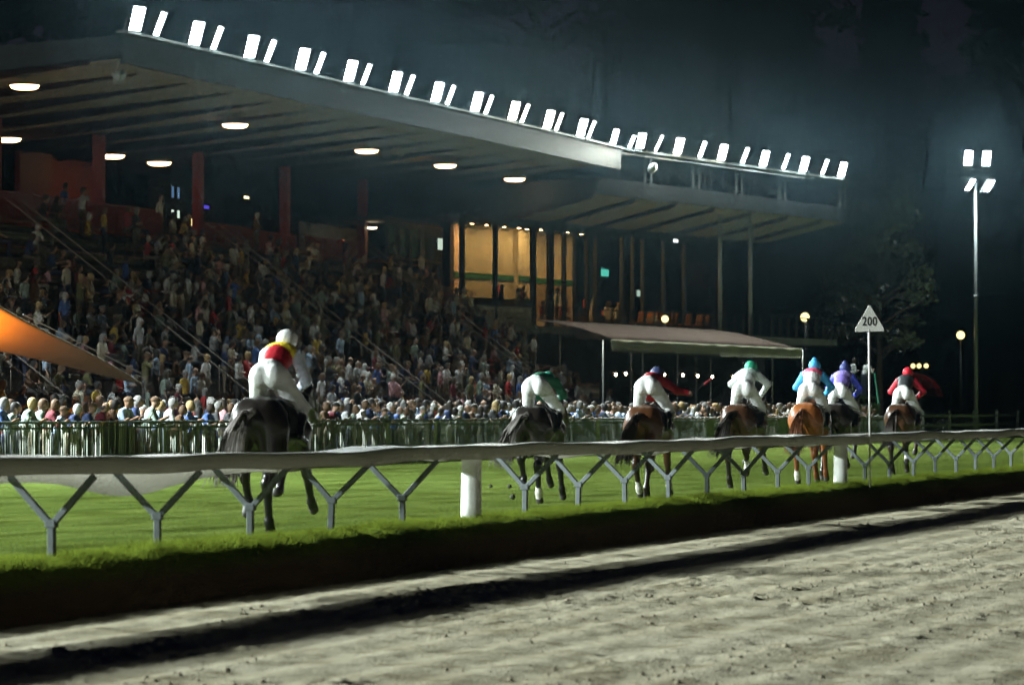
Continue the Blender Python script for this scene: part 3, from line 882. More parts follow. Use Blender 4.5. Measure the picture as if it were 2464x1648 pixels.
# ================================================================== FLOODLIGHTS
M_lens = emit_mat('flood_lens', (.84, 1.0, .98), FLOOD)
M_lensy = emit_mat('flood_lens_warm', (1.0, .98, .80), FLOOD)
M_house = mat('lamp_housing', (.10, .105, .11), rough=.5, metal=.3, var=.15)
flood0 = {}
def floodlight(loc, yaw, down, label, group, warm=False, size=1.0, watts=None):
    watts = watts or BEAM
    key = (warm, watts)
    if key not in flood0:
        e = empty('floodlight')
        # aims along +x; lens 0.52 wide, 0.76 tall, pivot at the foot
        hs = MB().add([(-.02,-.25,.0),(-.02,.25,.0),(-.02,.25,.84),(-.02,-.25,.84),(-.26,-.18,.14),(-.26,.18,.14),(-.26,.18,.70),(-.26,-.18,.70)],
                      [(0,1,2,3),(7,6,5,4),(0,4,5,1),(1,5,6,2),(2,6,7,3),(3,7,4,0)])
        hs.build('housing', M_house, e)
        rim = MB()
        for y0, y1, z0, z1 in ((-.25,-.225,0,.84),(.225,.25,0,.84),(-.225,.225,0,.035),(-.225,.225,.805,.84)): rim.box(-.018, .03, y0, y1, z0, z1)
        rim.build('rim', M_house, e)
        b = MB()
        lz = [( .002, -.255, .05), (.002, .255, .05), (.002, .255, .79), (.002, -.255, .79)]
        # lens with rounded corners
        rr = .05; vs = []
        for cy, cz, t0 in ((.165, .74, 0), (-.165, .74, 90), (-.165, .10, 180), (.165, .10, 270)):
            for t in (0, 45, 90): vs.append((.0, cy + rr*math.cos(R(t0+t)), cz + rr*math.sin(R(t0+t))))
        b.poly(vs); b.build('lens', M_lensy if warm else M_lens, e)
        yk = MB().bar((-.1, -.31, -.06), (-.1, -.31, .42), .03); yk.bar((-.1, .31, -.06), (-.1, .31, .42), .03); yk.bar((-.1, -.33, -.06), (-.1, .33, -.06), .04)
        yk.build('bracket', M_steel, e)
        ld = bpy.data.lights.new('beam', 'SPOT'); ld.energy = watts; ld.spot_size = R(112); ld.spot_blend = .55; ld.shadow_soft_size = .2
        ld.color = (1.0, .98, .82) if warm else (.88, 1.0, .97)
        lo = link(bpy.data.objects.new('beam', ld), e); lo.location = (.05, 0, .42); lo.rotation_euler = (0, R(-90), 0)
        flood0[key] = e
        o = e
    else: o = copy_tree(flood0[key])
    o.location = loc; o.rotation_euler = (0, down, yaw); o.scale = (size,)*3
    tag(o, label, 'floodlight', group); return o
for k in range(11):
    s_ = .5 + 4.41*k
    for j, (da, yaw) in enumerate(((0, -118), (1.5 - .04*k, -86))):
        floodlight(SW(s_+da, -.12, 13.14), R(yaw - 3), R(22), '%s floodlight of the %s pair along the stand roof edge' % (('wider-looking', 'narrower-looking')[j], ORD(k+1)), 'floodlights along the stand roof', warm=(k in (8, 9)))
for i, (s_, yaw, sz) in enumerate(((49.2, -112, .9), (1.0, -100, .75), (2.0, -128, .95), (3.5, -88, 1))):
    floodlight(SW(s_, -.12, 13.12) if i == 0 else PW(s_, -.05, 13.13), R(yaw), R(20 + 6*(i % 2)), 'lit floodlight where the two roofs meet, %s from the left' % ORD(i+1), 'floodlights at the roof corner', size=sz)
for i in range(9):
    floodlight(PW(5.7 + i*2.26, -.05, 13.13), R((-124 if i % 2 == 0 else -94) - 4), R(22), 'lit floodlight on the raised gantry, %s from the left' % ORD(i+1), 'floodlights on the gantry', warm=(i in (0, 2)))

# lighting masts: one in view at the far end, its fellows along the straight beside the camera
def mast(x, y, label, floods, where, head_yaw=-58, top=15.3):
    ms = empty('lighting_mast', (x, y, 0))
    tag(ms, label, 'mast', 'lighting masts along the straight')
    MB().tube([(0, 0, 0), (0, 0, 8), (0, 0, top)], [.13, .10, .07], 12).build('pole', M_steel, ms, smooth=True)
    MB().tube([(0, 0, 7.9), (0, 0, 8.1)], .13, 12).build('collar', M_steel, ms, smooth=True)
    hd = MB(); dx, dy = math.cos(R(head_yaw)), math.sin(R(head_yaw)); hw = max(abs(f[0]) for f in floods) + .35
    for z in (top-.05, top-.55): hd.bar((-hw*dx, -hw*dy, z), (hw*dx, hw*dy, z), .1)
    for s_ in (-1, 1): hd.bar((s_*.6*dx, s_*.6*dy, top-1.3), (s_*.6*dx, s_*.6*dy, top), .07)
    hd.build('cross_head', M_steel, ms)
    for i, (s_, z, yaw, dn, sz) in enumerate(floods):
        floodlight((x+s_*dx-.15, y+s_*dy-.1, z), R(yaw), R(dn), 'lit floodlight on the %s mast, %s' % (where, ('upper left', 'upper right', 'lower left', 'lower right', 'upper far left', 'upper far right')[i]), 'floodlights on the %s mast' % where, size=sz, watts=BEAM if where == 'far' else MAST)
mast(199.9, 34.65, 'tall grey lighting mast with a cross head at the far end of the straight', ((-.55, 15.4, -148, 14, 1.12), (.55, 15.4, -148, 14, 1.12), (-.62, 14.0, -120, 38, 1.0), (.55, 13.95, -120, 38, 1.0)), 'far')
for mx_, wh in ((4.0, 'first'), (38.0, 'second'), (70.0, 'third')):
    mast(mx_, 46.5, 'lighting mast on the stand side, %s from the start of the straight' % wh,
         ((-.5, 13.3, -100, 24, 1.1), (.5, 13.3, -80, 24, 1.1), (-.6, 12.3, -105, 34, 1.1), (.6, 12.3, -70, 34, 1.1), (-1.4, 13.3, -125, 22, 1.1), (1.4, 13.3, -60, 22, 1.1)), wh, 0, 13.2)

# ================================================================== WARM CEILING BOWLS under the stand roof
bowl0 = None
M_bowl = emit_mat('bowl_glow', (1.0, .62, .30), CEIL)
bowls = [(100.6, 47.3), (116.5, 46.6), (129.5, 46.3), (138.3, 46.0), (147.3, 45.8), (113.3, 53.9), (121.9, 53.7), (125.9, 53.5), (103.5, 54.2)]
for i, (x, y) in enumerate(bowls):
    if bowl0 is None:
        c = empty('ceiling_lamp')
        MB().lathe([(.30, -.13), (.42, -.09), (.47, 0)], 20).build('diffuser', M_bowl, c, smooth=True)
        MB().lathe([(.49, .0), (.49, .05), (.2, .09)], 20).build('rim', M_house, c)
        MB().tube([(0, 0, .08), (0, 0, .55)], .03, 6).build('stem', M_house, c)
        bowl0 = c
    else: c = copy_tree(bowl0)
    c.location = (x, y, 11.62 if i < 5 else 11.05)
    tag(c, 'glowing warm ceiling bowl under the stand roof, %s row, %s from left' % (('front', ORD(i+1)) if i < 5 else ('rear', ORD((2, 3, 4, 1)[i-5]))), 'ceiling lamp', 'ceiling bowls under the stand roof')

# horn loudspeakers
hs0 = None
M_horn = mat('horn_grey', (.45, .47, .46), rough=.5, var=.1)
for i, (p, yaw) in enumerate(((PW(2.77, -.3, 12.35), -130), (SW(.4, .35, 11.75), -110), (SW(29, 2.0, 11.5), -100))):
    if hs0 is None:
        c = empty('horn_loudspeaker')
        prof = [(.05, -.32), (.07, -.2), (.12, -.08), (.22, .02), (.27, .04)]
        b = MB().lathe(prof, 16); b.v = [(z, x, y) for x, y, z in b.v]
        b.build('horn', M_horn, c, smooth=True)
        MB().tube([(-.2, 0, 0), (-.2, 0, .5)], .03, 6).build('bracket', M_steel, c)
        hs0 = c
    else: c = copy_tree(hs0)
    c.location = p; c.rotation_euler = (0, R(25), R(yaw))
    tag(c, ('grey horn loudspeaker hanging below the lamp gantry at the corner', 'grey horn loudspeaker hanging at the open end of the stand roof', 'grey horn loudspeaker hanging halfway along the stand roof')[i], 'loudspeaker', 'horn loudspeakers')

# ================================================================== GLOBE LAMPS
gl0 = None
for i, (x, y, z) in enumerate(((181.6, 40.5, 6.4), (199.8, 35.5, 5.8), (PW(5.6, .5, 0).x, PW(5.6, .5, 0).y, 5.66))):
    c = empty('globe_lamp', (x, y, 0))
    MB().tube([(0, 0, 0 if i < 2 else 4.2), (0, 0, z-.2)], .05, 8).build('pole', M_frame, c, smooth=True)
    b = MB().lathe([(.24*math.sin(R(t)), -.24*math.cos(R(t))) for t in (5, 25, 45, 65, 90, 115, 135, 155, 175)], 18)
    b.build('globe', emit_mat('globe_glow', (1.0, .86, .36), 2.1, False), c, smooth=True, loc=(0, 0, z)).scale = (1, 1, 1) if i < 2 else (.7, .7, .7)
    tag(c, ('glowing yellow globe lamp right of the pavilion among dark trees', 'glowing yellow globe lamp on a post beside the lighting mast', 'glowing yellow globe lamp beside the restaurant deck railing')[i], 'lamp', 'globe lamps')

# ================================================================== WHITE AWNING
AW = Vector((136.9, 38.5, 0)); AWA = R(-6.9)
aw = empty('awning', AW, AWA)
tag(aw, 'long white awning with scalloped valance in front of the pavilion', 'awning')
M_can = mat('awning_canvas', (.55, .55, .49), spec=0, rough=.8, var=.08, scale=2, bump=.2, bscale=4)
_n = M_can.node_tree.nodes; _l = M_can.node_tree.links
_t = _n.new('ShaderNodeBsdfTranslucent'); _t.inputs['Color'].default_value = (.80, .80, .70, 1); _m = _n.new('ShaderNodeMixShader'); _m.inputs[0].default_value = .65
_l.new(_n['Principled BSDF'].outputs[0], _m.inputs[1]); _l.new(_t.outputs[0], _m.inputs[2]); _l.new(_m.outputs[0], _n['Material Output'].inputs['Surface'])
AL = 22.9
na = 35; V = []; F = []
prof = [(0, 4.36), (.5, 4.58), (1.2, 4.82), (2.1, 5.04), (3.0, 5.18), (4.0, 5.24)]
for i in range(na):
    a = AL*i/(na-1); sc = -.035*abs(math.sin(math.pi*a/2.8))
    end = max(0, (a-20)/3.4); 
    for y, z in prof:
        zz_ = 4.36 + (z-4.36)*(1-.75*end**2)
        V.append((a - (.0 if a > 1 else .7*y*(1-a)*.8), y, zz_ + sc))
k = len(prof)
F = [(i*k+j, (i+1)*k+j, (i+1)*k+j+1, i*k+j+1) for i in range(na-1) for j in range(k-1)]
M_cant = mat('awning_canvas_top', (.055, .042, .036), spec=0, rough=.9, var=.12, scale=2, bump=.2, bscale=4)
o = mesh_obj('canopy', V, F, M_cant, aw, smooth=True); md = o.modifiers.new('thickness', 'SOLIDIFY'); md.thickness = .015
V = []; F = []; nt_ = 74
for i in range(nt_):
    a0, a1 = AL*i/nt_, AL*(i+1)/nt_
    n = len(V); off = .02*math.sin(i*.9)
    V += [(a0, -.02+off*.3, 4.36), (a1, -.02+off*.3, 4.36), (a1, -.03+off, 4.04), ((a0+a1)/2, -.03+off, 3.84), (a0, -.03+off, 4.04)]
    F.append((n, n+4, n+3, n+2, n+1))
o = mesh_obj('valance', V, F, M_can, aw); md = o.modifiers.new('thickness', 'SOLIDIFY'); md.thickness = .008
MB().add([(AL+.01,0,4.36),(AL+.01,4,4.5),(AL+.01,4,4.0),(AL+.01,0,3.92),(AL+.02,0,4.36),(AL+.02,4,4.5),(AL+.02,4,4.0),(AL+.02,0,3.92)],
         [(0,1,2,3),(7,6,5,4),(0,4,5,1),(1,5,6,2),(2,6,7,3),(3,7,4,0)]).build('end_valance', M_can, aw)
for a in (-.6, 3.6, 7.5, 11.4, 15.3, 19.2, 23.3):
    MB().tube([(a, .1, 0), (a, .1, 4.3)], .035, 8).build('post', M_steel, aw, smooth=True)
for a in (3.6, 11.4, 19.2): MB().tube([(a, 3.8, 0), (a, 3.8, 4.9)], .035, 8).build('post', M_steel, aw, smooth=True)
slt = empty('bulb_string', PW(0, 0, 0))
slt.location = AW; slt.rotation_euler = (0, 0, AWA)
tag(slt, 'string of small warm bulbs hanging under the white awning', 'string lights')
cab = [(a_, 2.2, 3.12 - .05*math.sin(a_*1.4)**2) for a_ in np.arange(4.4, 22.6, .5)]
MB().tube(cab, .008, 5).build('cable', M_frame, slt)
for a in (5.8, 6.9, 9.6, 11.3, 13.5, 15.3, 17.1, 19.8):
    MB().lathe([(.02, -.14), (.055, -.09), (.05, -.03), (.02, 0)], 10).build('bulb', emit_mat('string_bulb', (1, .80, .5), 26, False), slt, smooth=True, loc=(a, 2.2, 3.12 - .05*math.sin(a*1.4)**2))

# ================================================================== TENSILE CANOPY at the left, lit orange from below
tc_ = empty('tensile_canopy', (0, 0, 0))
tag(tc_, 'pointed fabric canopy glowing orange underneath beside the terracing', 'canopy')
M_fab = mat('canopy_fabric', (.34, .24, .14), rough=.8, var=.06, scale=2)
def membrane(tip, a, b, n, name, sag=.35):
    """three-cornered sheet with hollow edges"""
    tip, a, b = Vector(tip), Vector(a), Vector(b); V = []; F = []
    for i in range(n+1):
        t = i/n
        p = tip.lerp(a, t); q = tip.lerp(b, t)
        mid = tip.lerp((a+b)/2, t); pin = sag*math.sin(math.pi*t)
        p = p.lerp(mid, pin); q = q.lerp(mid, pin)
        for j in range(n+1):
            u = j/n; v = p.lerp(q, u); v.z -= .22*math.sin(math.pi*u)*t - .1*math.sin(math.pi*t)
            V.append(v)
    F = [(i*(n+1)+j, i*(n+1)+j+1, (i+1)*(n+1)+j+1, (i+1)*(n+1)+j) for i in range(n) for j in range(n)]
    o = mesh_obj(name, V, F, M_fab, tc_, smooth=True); md = o.modifiers.new('thickness', 'SOLIDIFY'); md.thickness = .02
membrane((89.3, 38.4, 2.2), (74.2, 37.0, 4.9), (76.5, 40.9, 3.3), 14, 'membrane', .3)
membrane((80.2, 39.1, 2.6), (72.5, 38.4, 3.6), (74.4, 41.7, 2.4), 10, 'membrane', .25)
MB().tube([(74.2, 37.0, 0), (74.2, 37.0, 5.0)], .06, 8).build('mast', M_steel, tc_, smooth=True)
MB().tube([(89.3, 38.4, 0), (89.3, 38.4, 2.3)], .05, 8).build('mast', M_steel, tc_, smooth=True)
MB().tube([(84.8, 39.9, 4.0), (90.3, 38.8, 2.45)], .015, 6).build('guy_rope', M_steel, tc_)
up = empty('uplighter', (78.6, 38.9, 0))
tag(up, 'orange uplighter standing under the fabric canopy', 'lamp')
MB().tube([(0, 0, 0), (0, 0, 1.5)], .04, 8).build('stand', M_frame, up)
MB().lathe([(.10, 1.5), (.22, 1.72)], 14).build('shade', M_frame, up)
MB().lathe([(.001, 1.735), (.2, 1.73), (.2, 1.725)], 14).build('bulb', emit_mat('uplighter_bulb', (1.0, .30, .02), 1500), up)
# ================================================================== TREES
M_bark = mat('bark', (.055, .042, .030), rough=.95, var=.3, scale=6, bump=.5)
M_leafs = [mat('leaf_dark', (.016, .030, .010), rough=.7, var=.4, scale=1.2, spec=.2), mat('needle_dark', (.012, .022, .011), rough=.8, var=.4, scale=1.5, spec=.15),
           mat('leaf_pale', (.055, .07, .033), rough=.7, var=.35, scale=1.5, spec=.25)]  # paler tone stands in for light on the tree by the pavilion
def leaf_cloud(C, n, size, spread, r):
    """n leaf quads about every centre in C"""
    m = len(C)*n
    c = np.repeat(np.array(C), n, 0) + r.randn(m, 3)*spread
    d1 = r.randn(m, 3); d1 /= np.linalg.norm(d1, axis=1, keepdims=True)
    d2 = np.cross(d1, r.randn(m, 3)); d2 /= np.linalg.norm(d2, axis=1, keepdims=True)
    s = size*(.6+.8*r.rand(m, 1))
    V = np.stack([c-d1*s, c+d2*s*.5, c+d1*s, c-d2*s*.5], 1).reshape(-1, 3)
    return V, np.arange(4*m).reshape(-1, 4)
def tree(x, y, h, rad, kind, label, seed, low=.25, n=24, leaf=.26):
    r = np.random.RandomState(seed)
    t = empty('conifer' if kind == 1 else 'broadleaf_tree', (x, y, -.3))
    tr = MB()
    bend = [r.uniform(-.4, .4) for _ in range(2)]
    tr.tube([(bend[0]*k*k, bend[1]*k*k, h*k*.93) for k in (0, .08, .3, .6, 1)], [h*.022, h*.016, h*.012, h*.007, h*.002], 8)
    C = []
    if kind == 1:
        nl = int(h*1.5)
        for i in range(nl):
            f = low + (1-low)*(i/nl); z = h*f; rr = rad*(1-f)/(1-low)*(.75+.5*r.rand()) + .25
            for j in range(6):
                a = r.rand()*6.283; L = rr*(.55+.5*r.rand())
                tip = (L*math.cos(a), L*math.sin(a), z - .22*L)
                if j < 2: tr.tube([(0, 0, z), tip], [.05, .012], 4, caps=False)
                for q in (.35, .62, .85, 1.0): C.append((tip[0]*q, tip[1]*q, z + (tip[2]-z)*q))
        sp = .16 + .02*rad
    else:
        nl = 46
        for i in range(nl):
            z = h*(low + (1-low)*r.rand()**.8); f = (z/h-low)/(1-low)
            env = rad*math.sqrt(max(.05, 1-(1.7*f-.75)**2)) if f > .05 else rad*.5
            a = r.rand()*6.283; L = env*(.45+.55*r.rand())
            tip = (L*math.cos(a), L*math.sin(a), z)
            z0 = max(h*low*.7, z - .55*L)
            tr.tube([(0, 0, z0), (tip[0]*.5, tip[1]*.5, (z0+z)/2+.05*L), tip], [.012*h*.4, .07, .02], 5, caps=False)
            for q in range(5):
                C.append((tip[0] + r.randn()*rad*.14, tip[1] + r.randn()*rad*.14, tip[2] + r.randn()*rad*.10))
        sp = rad*.11
    tr.build('trunk', M_bark, t, smooth=True)
    V, F = leaf_cloud(C, n, leaf, np.array([sp, sp, sp*.55]), r)
    cr = link(bpy.data.objects.new('crown', np_mesh('crown', V, F, M_leafs[kind], False)), t)
    tag(t, label, 'tree', 'trees behind the stands')
# spots: straight behind the stand, then round the far end of the straight
def spot(px, depth):
    r_ = (px-1232)/8500; depth *= 1.5
    return depth*(math.cos(HEAD)+r_*math.sin(HEAD)), depth*(math.sin(HEAD)-r_*math.cos(HEAD))
TR = [(170, 128, 37, 7.0, 0, 'dark broad tree behind the open end of the stand roof'), (430, 134, 40, 8, 0, 'tall dark tree above the first floodlights of the stand'),
      (720, 138, 41, 8.5, 0, 'tall dark tree rising over the stand roof, third from the open end'), (1010, 142, 43, 8.5, 0, 'tall dark tree rising over the middle of the lit roof edge'),
      (1290, 146, 44, 8.5, 0, 'tall dark tree behind the corner of the two roofs'), (1540, 150, 44, 8, 0, 'tall dark tree over the start of the lamp gantry'),
      (1770, 152, 43, 7.5, 0, 'tall dark tree over the end of the lamp gantry'), (1905, 150, 34, 4.2, 1, 'dark conifer beside the first gap of sky'),
      (2150, 158, 37, 6.0, 1, 'tall dark conifer between the two gaps of sky'), (2420, 150, 38, 6.2, 1, 'tall dark conifer at the right edge of the picture'),
      (2050, 172, 27, 6.0, 1, 'lower dark conifer standing below the first gap of sky'), (2290, 168, 26, 5.5, 1, 'lower dark conifer below the second gap of sky'),
      (2330, 165, 19, 5.0, 0, 'loose broadleaf tree behind the globe lamp by the mast'), (1985, 138, 18, 5, 0, 'dark broadleaf tree behind the white distance marker'),
      (2200, 158, 17, 4.6, 0, 'bushy dark tree between marker and mast'), (2455, 160, 19, 4.4, 0, 'bushy dark tree right of the mast'), (1850, 140, 19, 5.0, 0, 'dark tree filling the gap right of the pavilion')]
for i, (px, dp, h, rd_, k, lb) in enumerate(TR):
    x, y = spot(px, dp)
    tree(x, y, h, rd_, k, lb, 100+i, low=.12 if k == 1 else .22 if h > 30 else .12, n=34 if h > 30 else 24, leaf=.40 if h > 30 else .22)
x, y = 180.0, 36.2
tree(x, y, 13.6, 2.6, 2, 'leafy tree with light painted into its pale leaves beside the pavilion canopy', 301, low=.35, n=20, leaf=.16)
hd_ = []
r = np.random.RandomState(9)
C = np.stack([172 + 150*r.rand(900), 35.2 + 1.2*r.rand(900), .1 + 1.0*r.rand(900)], 1)
V, F = leaf_cloud(C, 14, .09, .16, r)
tag(link(bpy.data.objects.new('hedge', np_mesh('hedge', V, F, M_leafs[0], False))), 'clipped dark hedge behind the post and rail fence', 'hedge')
C = np.stack([72 + 14*r.rand(160), 36.6 + .9*r.rand(160), .9 + .7*r.rand(160)], 1)
V, F = leaf_cloud(C, 18, .05, .10, r)
shr = empty('planter_hedge', (0, 0, 0)); tag(shr, 'leafy planter hedge behind the spectators below the fabric canopy', 'hedge')
link(bpy.data.objects.new('foliage', np_mesh('foliage', V, F, M_leafs[2], False)), shr)
MB().box(71.7, 86.3, 36.5, 37.6, -.02, .95).build('planter', M_conc, shr)

# ================================================================== HORSES
def coat(name, c, dark, rough=.38):
    m = bpy.data.materials.new(name); m.use_nodes = True
    N = m.node_tree.nodes; L = m.node_tree.links; b = N['Principled BSDF']
    b.inputs['Roughness'].default_value = rough; b.inputs['Specular IOR Level'].default_value = .5
    tc = N.new('ShaderNodeTexCoord'); n = N.new('ShaderNodeTexNoise'); n.inputs['Scale'].default_value = 2.6; n.inputs['Detail'].default_value = 5
    L.new(tc.outputs['Object'], n.inputs['Vector'])
    sx = N.new('ShaderNodeSeparateXYZ'); L.new(tc.outputs['Object'], sx.inputs[0])
    mr = N.new('ShaderNodeMapRange'); L.new(sx.outputs['Z'], mr.inputs['Value'])
    mr.inputs['From Min'].default_value = .45; mr.inputs['From Max'].default_value = .95      # legs go black on a bay
    rp = N.new('ShaderNodeValToRGB'); e = rp.color_ramp.elements
    e[0].position = .32; e[0].color = [x*.72 for x in c]+[1]; e[1].position = .7; e[1].color = [x*1.2 for x in c]+[1]
    L.new(n.outputs['Fac'], rp.inputs['Fac'])
    mx = N.new('ShaderNodeMix'); mx.data_type = 'RGBA'; mx.inputs[6].default_value = (*dark, 1)
    L.new(mr.outputs[0], mx.inputs['Factor']); L.new(rp.outputs[0], mx.inputs[7]); L.new(mx.outputs[2], b.inputs['Base Color'])
    n2 = N.new('ShaderNodeTexNoise'); n2.inputs['Scale'].default_value = 60; L.new(tc.outputs['Object'], n2.inputs['Vector'])
    bp = N.new('ShaderNodeBump'); bp.inputs['Strength'].default_value = .15; bp.inputs['Distance'].default_value = .01
    L.new(n2.outputs['Fac'], bp.inputs['Height']); L.new(bp.outputs[0], b.inputs['Normal'])
    return m
M_leather = mat('black_leather', (.02, .018, .016), rough=.45, var=.2)
M_hoof = mat('hoof_horn', (.05, .045, .04), rough=.6, var=.2)
M_sock = mat('white_hair', (.55, .52, .48), rough=.8, var=.15)
HIND = {  # stifle, hock, fetlock, toe (x, z) relative to the horse
    'stance': ((-.50, .98), (-.80, .60), (-.70, .17), (-.62, .03)), 'push': ((-.58, .96), (-.95, .62), (-1.08, .20), (-1.05, .04)),
    'lift': ((-.36, 1.02), (-.66, .72), (-.50, .40), (-.58, .27)), 'back': ((-.60, .97), (-1.00, .74), (-1.22, .46), (-1.34, .36)), 'under': ((-.34, .96), (-.52, .58), (-.28, .18), (-.17, .06))}
FORE = {
    'stance': ((.46, .98), (.49, .56), (.46, .16), (.53, .03)), 'fold': ((.52, 1.02), (.80, .80), (.62, .50), (.50, .48)),
    'reach': ((.56, 1.02), (.86, .70), (1.06, .36), (1.16, .26)), 'back': ((.40, .98), (.30, .57), (.08, .24), (.02, .12)), 'land': ((.54, 1.0), (.76, .60), (.90, .20), (.98, .06))}
def make_horse(x, y, yaw, sc, coat_m, tail_c, legs, label, cloth=None, cloth_m=None, socks=(), seed=0, tail_side=.5, head_low=0.0, number=None):
    r = np.random.RandomState(seed)
    root = empty('racehorse', (x, y, -.045), yaw); root.scale = (sc,)*3
    P = []
    e = lambda l, c, rr, *a: P.append((l, 'e', c, rr, *a)); c_ = lambda l, a, b, ra, rb: P.append((l, 'c', a, b, ra, rb))
    e('coat', (-.52, 0, 1.33), (.42, .30, .28)); e('coat', (-.63, .14, 1.29), (.28, .18, .29)); e('coat', (-.63, -.14, 1.29), (.28, .18, .29))
    e('coat', (-.05, 0, 1.24), (.52, .285, .30)); e('coat', (.38, 0, 1.25), (.36, .26, .34)); e('coat', (.40, 0, 1.44), (.30, .10, .16))
    e('coat', (-.30, 0, 1.45), (.45, .16, .12)); e('coat', (.60, 0, 1.18), (.18, .20, .24))
    c_('coat', (.55, 0, 1.36), (.92, 0, 1.56-.5*head_low), .20, .135); c_('coat', (.92, 0, 1.56-.5*head_low), (1.18, 0, 1.70-head_low), .135, .10)
    c_('coat', (1.20, 0, 1.70-head_low), (1.42, 0, 1.52-head_low), .105, .085); c_('coat', (1.42, 0, 1.52-head_low), (1.60, 0, 1.36-head_low), .075, .062)
    e('coat', (1.30, 0, 1.55-head_low), (.13, .075, .12))
    for s in (-1, 1):
        c_('coat', (1.16, s*.05, 1.78-head_low), (1.13, s*.075, 1.90-head_low), .03, .012)
    hf = 0
    for i, (s, pose) in enumerate(((1, legs[0]), (-1, legs[1]))):
        st_, hk, ft, to = HIND[pose]; yb = s*(.16)
        c_('coat', (-.60, s*.15, 1.22), (st_[0], s*.17, st_[1]), .21, .135); c_('coat', (st_[0], s*.17, st_[1]), (hk[0], yb, hk[1]), .125, .062)
        c_('coat', (-.74, s*.14, 1.16), (hk[0]+.02, yb, hk[1]+.14), .14, .06)
        c_('coat', (hk[0]-.03, yb, hk[1]+.03), (hk[0]+.01, yb, hk[1]-.05), .055, .05)
        c_('leg%d' % i, (hk[0], yb, hk[1]), (ft[0], yb*.95, ft[1]), .056, .043); c_('leg%d' % i, (ft[0], yb*.95, ft[1]), ((ft[0]+to[0])/2, yb*.95, (ft[1]+to[1])/2), .054, .046)
        d = np.array([to[0]-ft[0], to[1]-ft[1]]); d /= np.linalg.norm(d)
        c_('hoof%d' % i, ((ft[0]+to[0])/2, yb*.95, (ft[1]+to[1])/2), (to[0], yb*.95, to[1]), .045, .058)
    for i, (s, pose) in enumerate(((1, legs[2]), (-1, legs[3]))):
        el, kn, ft, to = FORE[pose]; yb = s*.13
        c_('coat', (.48, s*.15, 1.20), (el[0], s*.15, el[1]), .16, .11); c_('coat', (el[0], s*.15, el[1]), (kn[0], yb, kn[1]), .095, .056)
        c_('leg%d' % (i+2), (kn[0], yb, kn[1]), (ft[0], yb, ft[1]), .057, .041); c_('leg%d' % (i+2), (ft[0], yb, ft[1]), ((ft[0]+to[0])/2, yb, (ft[1]+to[1])/2), .052, .044)
        c_('hoof%d' % (i+2), ((ft[0]+to[0])/2, yb, (ft[1]+to[1])/2), (to[0], yb, to[1]), .044, .056)
    V, Q, lab = implicit(P, .026, .045)
    N = vnormals(V, Q)
    b = link(bpy.data.objects.new('body', np_mesh('body', V, Q, coat_m)), root)
    fl = lab[Q[:, 0]]
    for i in range(4):
        s_ = shell(V, Q, N, fl == 'hoof%d' % i, .004)
        if s_: link(bpy.data.objects.new('hoof', np_mesh('hoof', *s_, M_hoof)), root)
        if i in socks:
            zc = V[Q[:, 0], 2]
            s_ = shell(V, Q, N, (fl == 'leg%d' % i) & (zc < V[lab == 'leg%d' % i, 2].min() + .2), .005)
            if s_: link(bpy.data.objects.new('sock', np_mesh('sock', *s_, M_sock)), root)
    # saddle cloth, saddle, girth
    fx, fz = V[Q].mean(1)[:, 0], V[Q].mean(1)[:, 2]; fy = V[Q].mean(1)[:, 1]
    s_ = shell(V, Q, N, (fx > -.30) & (fx < .22) & (fz > 1.17) & (fl == 'coat'), .018)
    cl = link(bpy.data.objects.new('saddle_cloth', np_mesh('saddle_cloth', *s_, cloth_m or M_leather)), root)
    s_ = shell(V, Q, N, (fx > -.22) & (fx < .20) & (fz > 1.40) & (fl == 'coat') & (abs(fy) < .2), .05)
    if s_: link(bpy.data.objects.new('saddle', np_mesh('saddle', *s_, M_leather)), root)
    s_ = shell(V, Q, N, (fx > .14) & (fx < .22) & (fz < 1.25) & (fl == 'coat'), .012)
    if s_: link(bpy.data.objects.new('girth', np_mesh('girth', *s_, M_leather)), root)
    if number:
        for s in (-1, 1):
            cu = bpy.data.curves.new('number', 'FONT'); cu.body = number; cu.size = .24; cu.extrude = .004; cu.align_x = 'CENTER'; cu.offset = .006
            tm = link(bpy.data.objects.new('number', cu)); bpy.context.view_layer.update()
            dm = bpy.data.meshes.new_from_object(tm.evaluated_get(bpy.context.evaluated_depsgraph_get())); bpy.data.objects.remove(tm)
            dm.materials.append(M_signwhite)
            no = link(bpy.data.objects.new('number', dm), cl); no.location = (-.12, s*.325, 1.20); no.rotation_euler = (R(90), 0, 0 if s < 0 else R(180))
    # bridle and reins
    hl = head_low
    br = MB().tube([(1.50, .08, 1.50-hl), (1.53, 0, 1.53-hl), (1.50, -.08, 1.50-hl), (1.46, 0, 1.40-hl), (1.50, .08, 1.50-hl)], .012, 5)
    br.tube([(1.46, .082, 1.44-hl), (1.24, .11, 1.66-hl), (1.2, 0, 1.82-hl), (1.24, -.11, 1.66-hl), (1.46, -.082, 1.44-hl)], .011, 5)
    br.build('bridle', M_leather, root)
    rn = MB()
    for s in (-1, 1): rn.tube([(1.52, s*.07, 1.42-hl), (1.1, s*.17, 1.56-hl*.6), (.74, s*.10, 1.68)], .009, 5)
    rn.build('reins', M_leather, root)
    # mane and tail, strand by strand
    mn = MB()
    for i in range(46):
        t = i/45; px_, pz = .5 + .66*t, 1.55 + .28*t - hl*t
        L = .16 + .08*r.rand()
        mn.tube([(px_, .0, pz), (px_-.06, .05*r.randn(), pz+.03), (px_-.06-L*.8, .12+.05*r.randn(), pz-.04-.1*r.rand())], [.014, .012, .003], 3, caps=False)
    mn.build('mane', mat('hair_%.3f_%.3f_%.3f' % tail_c, tail_c, rough=.6, var=.4, scale=12), root)
    tl = MB()
